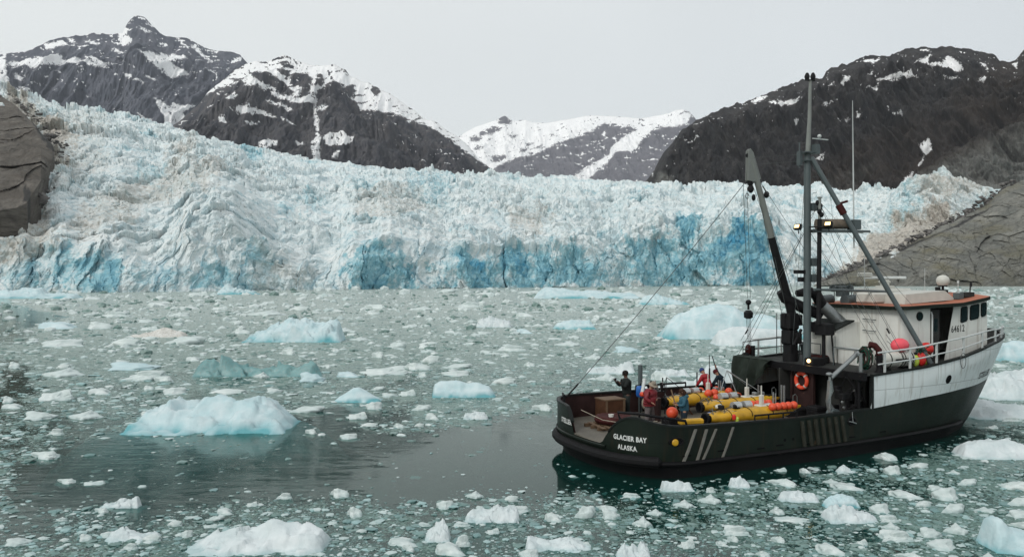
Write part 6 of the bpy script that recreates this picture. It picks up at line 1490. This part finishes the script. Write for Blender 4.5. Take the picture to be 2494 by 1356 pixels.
single('tripod_frame', 'light grey tripod frame of thin tubes above the middle kayak', 'frame', mb, 'galvanised', (8.2, 1.8, 1.9))
mb = MB()
for a, b in (((6.6, 3.0, 2.0), (6.0, 3.2, 2.5)), ((6.0, 3.2, 2.5), (5.6, 2.7, 1.9)), ((6.0, 3.2, 2.5), (5.9, 3.4, 1.9))): mb.cyl(a, b, .014, 6)
single('tripod_frame', 'thin dark tripod frame standing on the port kayak', 'frame', mb, 'dark_steel', (6.0, 3.2, 1.9))
# ------------------------------------------------------------------ gear about the aft deck
mb = MB(); pv_ = (1.45, .75)
pal = Thing('pallet', 'weathered wooden pallet on the deck just inside the stern opening', 'pallet', (1.55, .72, 1.02))
rt = Matrix.Rotation(R(-8), 3, 'Z')
for k in range(3): mb = MB(); mb.box((1.55, .72-.5+k*.5, 1.10), (1.7, .1, .16), rt); pal.part('bearer', mb, 'wood_pale')
for k in range(6): mb = MB(); mb.box((.9+k*.27, .72-.0*k, 1.18), (.16, 1.5, .03), rt); pal.part('slat', mb, 'wood_pale')
for k in range(3): mb = MB(); mb.box((1.1+k*.45, .72, 1.045), (.1, 1.3, .02), rt); pal.part('slat', mb, 'wood_pale')
mb = MB(); mb.lathe([(.05, 0), (.72, .02), (.77, .12), (.7, .26), (.35, .30), (0, .26)], (1.75, .85, 1.22), 'z', 20); single('coiled_hose', 'rust red coiled hose heap lying on the pallet', 'coil', mb, 'rust_red', (1.75, .85, 1.2))
cr_ = Thing('plywood_crate', 'large brown plywood crate standing behind the pallet on the port side', 'crate', (3.0, 2.0, 1.03))
mb = MB(); mb.box((2.5, 2.3, 1.46), (.95, .8, .85)); cr_.part('case', mb, 'wood_plywood'); mb = MB(); mb.box((2.5, 2.3, 1.91), (1.0, .85, .05)); cr_.part('lid', mb, 'wood_pale')
for x in (2.08, 2.92): mb = MB(); mb.box((x, 1.885, 1.46), (.09, .03, .86)); cr_.part('batten', mb, 'wood_pale')
mb = MB(); mb.lathe([(.085, 0), (.105, .22), (.115, .23), (.1, .235), (.08, .02), (0, .02)], (1.45, .55, 1.37), 'z', 16); single('bucket', 'small white bucket standing on the coiled hose', 'bucket', mb, 'bucket_white', (1.45, .55, 1.37))
mb = MB(); mb.tube([(.3, .9, 1.8), (.8, .1, 1.5), (1.5, -.9, 1.42), (1.9, -1.9, 1.7)], .014, 6); single('rope', 'pale rope stretched low across the stern opening', 'rope', mb, 'rope_pale', (.45, .95, 1.0))
mb = MB(); mb.lathe([(.17, 0), (.20, .1), (.20, .35), (.17, .45), (0, .46)], (4.55, 3.1, 1.75), 'z', 16); single('plastic_drum', 'blue plastic drum by the port rail behind the phone holder', 'drum', mb, 'blue_plastic', (4.55, 3.1, 1.0))
mb = MB(); mb.sphere((4.05, -2.2, 1.6), (.2, .2, .32), 14, 9); single('plastic_drum', 'dark blue rounded keg beside the woman at the starboard rail', 'drum', mb, 'blue_plastic', (4.2, -2.05, 1.2))
bb = Thing('buoy', 'single bright orange ball buoy with a black tail, between the red jacket and the woman', 'buoy', (3.35, -.75, 1.72))
mb = MB(); mb.sphere((3.4, -.75, 1.72), (.23, .23, .23), 18, 12); bb.part('ball', mb, 'buoy_orange'); mb = MB(); mb.cyl((3.5, -.9, 1.56), (3.55, -.98, 1.42), .05); bb.part('eye', mb, 'black_rubber')
mb = MB(); mb.box((3.5, -.6, 1.25), (.7, .5, .45), bev=.04); single('tote_box', 'black plastic tote under the orange ball buoy', 'box', mb, 'black_rubber', (3.5, -.6, 1.03))
mb = MB(); mb.box((2.6, -2.95, 1.80), (.95, .28, .2), Matrix.Rotation(R(-8), 3, 'Z'), bev=.05); single('float', 'flat yellow foam float lying inside the starboard quarter rail', 'float', mb, 'kayak_yellow', (2.6, -2.95, 1.55))
mb = MB(); mb.lathe([(.0, .05), (.09, .04), (.125, .0), (.09, -.03), (.0, -.05)], (1.44, -3.60, 1.27), Vector((-.22, -1, 0)), 14); single('shell_fender', 'ribbed yellow fender poking through the oval fairlead at the stern', 'fender', mb, 'kayak_yellow', (1.52, -3.52, 1.3))
mb = MB(); g = []
for i in range(9):
    g.append([(4.55+i*.14, -2.7+j*.12+.03*math.sin(i*2), 1.62+.36*math.sin(math.pi*i/8)*math.sin(math.pi*j/7)+.05*math.sin(i*2.3+j*1.7)) for j in range(8)])
mb.grid(g); single('tarpaulin', 'crumpled pale mauve cloth heaped aft of the nearest kayak', 'cloth', mb, 'cloth_mauve', (4.75, -2.7, 1.3))
for (u, v, z, mt, lb) in ((4.25, -2.5, 1.62, 'orange_plastic', 'small orange bottle by the mauve cloth'), (4.6, -2.9, 1.72, 'buoy_red', 'small red can near the starboard rail'), (4.72, -2.92, 1.62, 'buoy_lime', 'small green can near the starboard rail')):
    mb = MB(); mb.lathe([(.06, 0), (.07, .05), (.07, .14), (.03, .19), (0, .19)], (u, v, z), 'z', 12); single('bottle', lb, 'bottle', mb, mt, (u, v, z))
lt = Thing('deck_table', 'low plank table holding small gear by the starboard rail', 'table', (4.6, -2.5, 1.02)); mb = MB(); mb.box((4.75, -2.5, 1.58), (1.3, .95, .05)); lt.part('top', mb, 'deck_plate')
for a in (-.55, .55):
    for b in (-.4, .4): mb = MB(); mb.box((4.75+a, -2.5+b, 1.29), (.07, .07, .54)); lt.part('leg', mb, 'wood_plywood')
# day pack, cylinder, orange floats behind the phone holder
mb = MB(); mb.sphere((3.75, 1.55, 1.72), (.16, .2, .26), 12, 8); single('day_pack', 'pale canvas pack lying behind the phone holder', 'bag', mb, 'hat_khaki', (3.75, 1.55, 1.5))
mb = MB(); mb.cyl((4.1, 2.35, 1.95), (4.5, 2.75, 2.45), .075, 12); mb.sphere((4.52, 2.78, 2.5), .09, 10, 7); single('instrument_tube', 'white tube with black cap leaning at the port rail', 'instrument', mb, 'rail_white', (4.1, 2.35, 1.95))
for k, (u, v, z) in enumerate(((3.95, 2.1, 2.02), (4.12, 1.95, 1.88))): mb = MB(); mb.sphere((u, v, z), .11, 12, 8); single('float', ['upper', 'lower'][k]+' of two small orange floats behind the phone holder', 'float', mb, 'buoy_orange', (u, v, z), group='small orange floats')
mb = MB(); mb.cyl((3.9, 1.2, 1.0), (3.9, 1.2, 2.0), .30, 16); single('steel_drum', 'tall dark red steel drum behind the man in the red jacket', 'drum', mb, 'bulwark_inside', (3.9, 1.2, 1.0))
rack = Thing('gear_rack', 'open steel rack of sampling gear at the port side, aft of the kayaks', 'rack', (5.2, 2.6, 1.02))
random.seed(9)
for u in (4.6, 5.4):
    for v in (2.5, 3.2): mb = MB(); mb.cyl((u, v, 1.0), (u, v, 2.3), .025); rack.part('upright', mb, 'dark_steel')
for z in (1.5, 2.0): mb = MB(); mb.box((5.0, 2.85, z), (.85, .75, .03)); rack.part('shelf', mb, 'dark_steel')
for k in range(12): mb = MB(); u = 4.6+random.random()*.8; v = 2.45+random.random()*.7; mb.cyl((u, v, 2.02), (u+random.uniform(-.1, .1), v, 2.2+random.random()*.25), .03+random.random()*.03); rack.part('sampler', mb, random.choice(['galvanised', 'aluminium', 'dark_steel']))
# shelter contents
lr = Thing('life_ring', 'orange life ring hung on the bulkhead under the foredeck', 'life ring', (10.58, -.18, 2.5))
mb = MB(); P = [(10.6, -.18+.31*math.cos(a), 2.5+.31*math.sin(a)) for a in np.linspace(0, 2*math.pi, 29)[:-1]]; mb.tube(P, .085, 10, closed=True); lr.part('ring', mb, 'ring_orange')
for a in (.8, 2.4, 3.9, 5.5):
    mb = MB(); c = (10.6, -.18+.31*math.cos(a), 2.5+.31*math.sin(a)); d = .04; mb.tube([(10.6, -.18+.31*math.cos(a-.1), 2.5+.31*math.sin(a-.1)), (10.6, -.18+.31*math.cos(a+.1), 2.5+.31*math.sin(a+.1))], .093, 10, caps=False); lr.part('band', mb, 'canister_white')
random.seed(3)
for (u, v, w_, l_, h_, lb) in ((9.9, 1.3, .6, .8, .55, 'black case on the deck under the tarpaulin edge'), (10.0, .3, .55, .6, .7, 'black case stacked below and left of the life ring'), (9.9, -.6, .8, .9, .45, 'wide black case on the deck below the life ring'), (10.1, -1.5, .6, .6, .6, 'black case right of the wide one, by the davit')):
    cs = Thing('equipment_case', lb, 'case', (u, v, 1.03)); mb = MB(); mb.box((u, v, 1.04+h_/2), (w_, l_, h_), bev=.05); cs.part('case', mb, 'black_rubber'); mb = MB(); mb.box((u, v, 1.04+h_*.8), (w_+.03, l_+.03, .04), bev=.01); cs.part('lid_seam', mb, 'dark_steel'); mb = MB(); mb.tube([(u-w_/2, v-.1, 1.04+h_*.6), (u-w_/2-.05, v-.1, 1.04+h_*.62), (u-w_/2-.05, v+.1, 1.04+h_*.62), (u-w_/2, v+.1, 1.04+h_*.6)], .012, 5); cs.part('handle', mb, 'dark_steel')
for v, lb in ((-.05, 'left'), (-.2, 'right')): mb = MB(); mb.cyl((9.6, v, 1.5), (9.6, v, 2.35), .05, 12); single('gas_cylinder', '%s of two slim silver cylinders standing aft of the life ring' % lb, 'cylinder', mb, 'galvanised', (9.6, v, 1.03), group='slim silver cylinders')
# tarp hung over the port end of the shelter
mb = MB(); G = []
for i in range(25):
    f = i/24; v = 3.62-f*2.35; zb = 1.55+1.5*max(0, (f-.30)/.7)**1.1; row = []
    for j in range(13):
        g_ = j/12; z = 3.24-(3.24-zb)*g_
        row.append((10.16-.10*math.sin(g_*math.pi)-.10*math.sin(f*26+g_*3)*(.3+.7*g_)-.07*math.sin(f*11+1+g_*5), v+.05*math.sin(g_*5+f*8)*g_, z+.02*math.sin(f*17)))
    G.append(row)
for i in range(25): pass
mb.grid(G)
mb.grid([[(10.16, 3.62-i/24*2.35, 3.24), (10.4, 3.62-i/24*2.3, 3.29+.02*math.sin(i)), (10.95, 3.5-i/24*2.0, 3.24)] for i in range(25)])
mb.grid([[(10.16+k*.12, 3.7, 3.24-j*.13*(1-k*.12)) for j in range(13)] for k in range(6)])
single('tarpaulin', 'dark green tarpaulin hung over the port end of the shelter', 'tarpaulin', mb, 'tarp_green', (10.16, 3.0, 3.2))
# ------------------------------------------------------------------ foredeck gear
lf = Thing('life_raft_canister', 'white life raft canister strapped to the starboard side deck', 'life raft', (12.85, -3.05, 3.2))
mb = MB(); mb.lathe([(.10, -.98), (.24, -.93), (.33, -.78), (.34, -.03), (.355, -.02), (.355, .02), (.34, .03), (.33, .78), (.24, .93), (.1, .98)], (12.85, -3.02, 3.6), 'x', 22); lf.part('shell', mb, 'canister_white')
for x in (-.55, .1, .25, .7): mb = MB(); mb.lathe([(.348, -.02), (.352, 0), (.348, .02), (.33, .02)], (12.85+x, -3.02, 3.6), 'x', 22); lf.part('strap', mb, 'cap_black')
mb = MB(); mb.box((12.95, -3.375, 3.6), (.9, .012, .08)); lf.part('strap', mb, 'cap_black')
for x in (-.6, .6): mb = MB(); mb.box((12.85+x, -3.02, 3.22), (.1, .6, .14)); lf.part('cradle', mb, 'cap_black')
mb = MB()
for k in range(5): mb.tube([(11.82+.02*k, -3.1+.17*math.cos(a), 3.72+.17*math.sin(a)) for a in np.linspace(0, 6.0, 12)], .02, 6)
single('wire_coil', 'small coil of grey wire on the end of the life raft canister', 'coil', mb, 'wire_grey', (11.85, -3.1, 3.7))
def fender(label, c, r_, mat, group=None, name='buoy', ax=None):
    t = Thing(name, label, 'buoy', c, group)
    mb = MB(); mb.sphere(c, r_, 20, 14, ax); t.part('ball', mb, mat)
    mb = MB(); e = Vector(c)+Vector((r_[0] if ax is None and r_[0] > r_[2] else 0, 0, 0 if r_[0] > r_[2] else r_[2])); mb.cyl(e-Vector((.0, 0, .0)), e+Vector((.07 if r_[0] > r_[2] else 0, 0, 0 if r_[0] > r_[2] else .09)), .07, 10); t.part('eye', mb, 'black_rubber')
fender('large pink buoy lying on top of the life raft canister', (13.05, -3.1, 4.16), (.42, .30, .29), 'buoy_pink')
fender('bright red buoy against the wheelhouse behind the rail', (14.95, -2.85, 3.92), (.33, .27, .27), 'buoy_red')
fender('red pear shaped buoy hung between two lime green ones', (14.15, -3.22, 3.55), (.21, .2, .29), 'buoy_red')
fender('lime green buoy left of the hanging red one', (13.85, -3.2, 3.50), (.15, .15, .25), 'buoy_lime', 'lime green buoys')
fender('lime green buoy right of the hanging red one', (14.5, -3.15, 3.55), (.19, .17, .27), 'buoy_lime', 'lime green buoys')
mb = MB(); random.seed(8)
for k in range(16): mb.tube([(13.8+random.uniform(0, .9), -3.3+random.uniform(-.05, .2), 4.05), (13.8+random.uniform(0, .9), -3.3+random.uniform(-.05, .2), 3.8)], .015, 5)
single('cord_bundle', 'tangle of cords tying the buoys to the rail', 'cord', mb, 'net_green', (14.2, -3.3, 3.8))
nt_ = Thing('hose_bundle', 'brown and green heap of netting hung at the aft end of the side deck', 'net', (11.5, -2.75, 3.2))
for k in range(26):
    a0 = random.uniform(0, 6); cx = 11.35+random.uniform(-.12, .12); rr = random.uniform(.16, .36); mb = MB() if k in (0, 18) else mb
    mb.tube([(cx+random.uniform(-.05, .05), -2.85+rr*.75*math.cos(a0+q*.6), 3.68+rr*1.35*math.sin(a0+q*.6)) for q in range(8)], .028, 5)
    if k == 17: nt_.part('brown_coils', mb, 'rope_dark')
    if k == 25: nt_.part('green_coils', mb, 'net_green')
vc = Thing('vent_cowl', 'black ventilator pipe with a curved red brown hood beside the netting', 'vent', (11.95, -3.1, 3.1))
mb = MB(); mb.lathe([(.2, 0), (.13, .1), (.115, .2), (.115, .75)], (11.75, -3.2, 3.1), 'z', 14); vc.part('pipe', mb, 'black_rubber'); mb = MB(); mb.tube([(11.75, -3.2, 3.82), (11.74, -3.18, 4.02), (11.6, -3.1, 4.2), (11.42, -3.0, 4.24)], [.12, .13, .13, .13], 12); vc.part('hood', mb, 'rust_red')
lr2 = MB(); x = capxy(16.35, -1); lr2.tube([(x[0]+.17*math.sin(a), x[1]-.1, x[2]-.12+.32*math.cos(a)) for a in np.linspace(0, 2*math.pi, 19)[:-1]], .014, 5, closed=True); single('rope_loop', 'loop of dark rope hanging over the white topside', 'rope', lr2, 'wire_grey', (x[0], x[1], x[2]-.1))
mb = MB()
for k in range(5): mb.tube([(21.3+.2*math.cos(a)+k*.05, -.9+.2*math.sin(a), 3.5+.05*k) for a in np.linspace(0, 6.28, 14)], .03, 6)
single('rope_coil', 'grey mooring rope coiled inside the bow', 'rope', mb, 'mast_grey', (21.3, -.9, 3.5))
mb = MB(); mb.box((21.0, .2, 3.75), (.8, .7, .6), bev=.08); mb.cyl((21.0, -.5, 3.8), (21.0, .9, 3.8), .22, 14); single('anchor_winch', 'dark anchor winch inside the bow', 'winch', mb, 'dark_steel', (21, .2, 3.5))
# ------------------------------------------------------------------ damp air
hz = MB(); hz.box((0, 2700, 730), (9600, 7000, 1480)); hzo = hz.build('haze', 'hull_black', None, None)
t = NT('haze_air'); pvn = t.n('VolumePrincipled'); pvn.inputs['Color'].default_value = (.86, .92, 1.0, 1); pvn.inputs['Density'].default_value = .000035; pvn.inputs['Anisotropy'].default_value = .2
t.link(pvn.outputs[0], t.out.inputs['Volume']); hzo.data.materials[0] = t.m; hzo['kind'] = 'stuff'; tag(hzo, 'thin damp haze hanging over the fjord and mountains', 'haze')
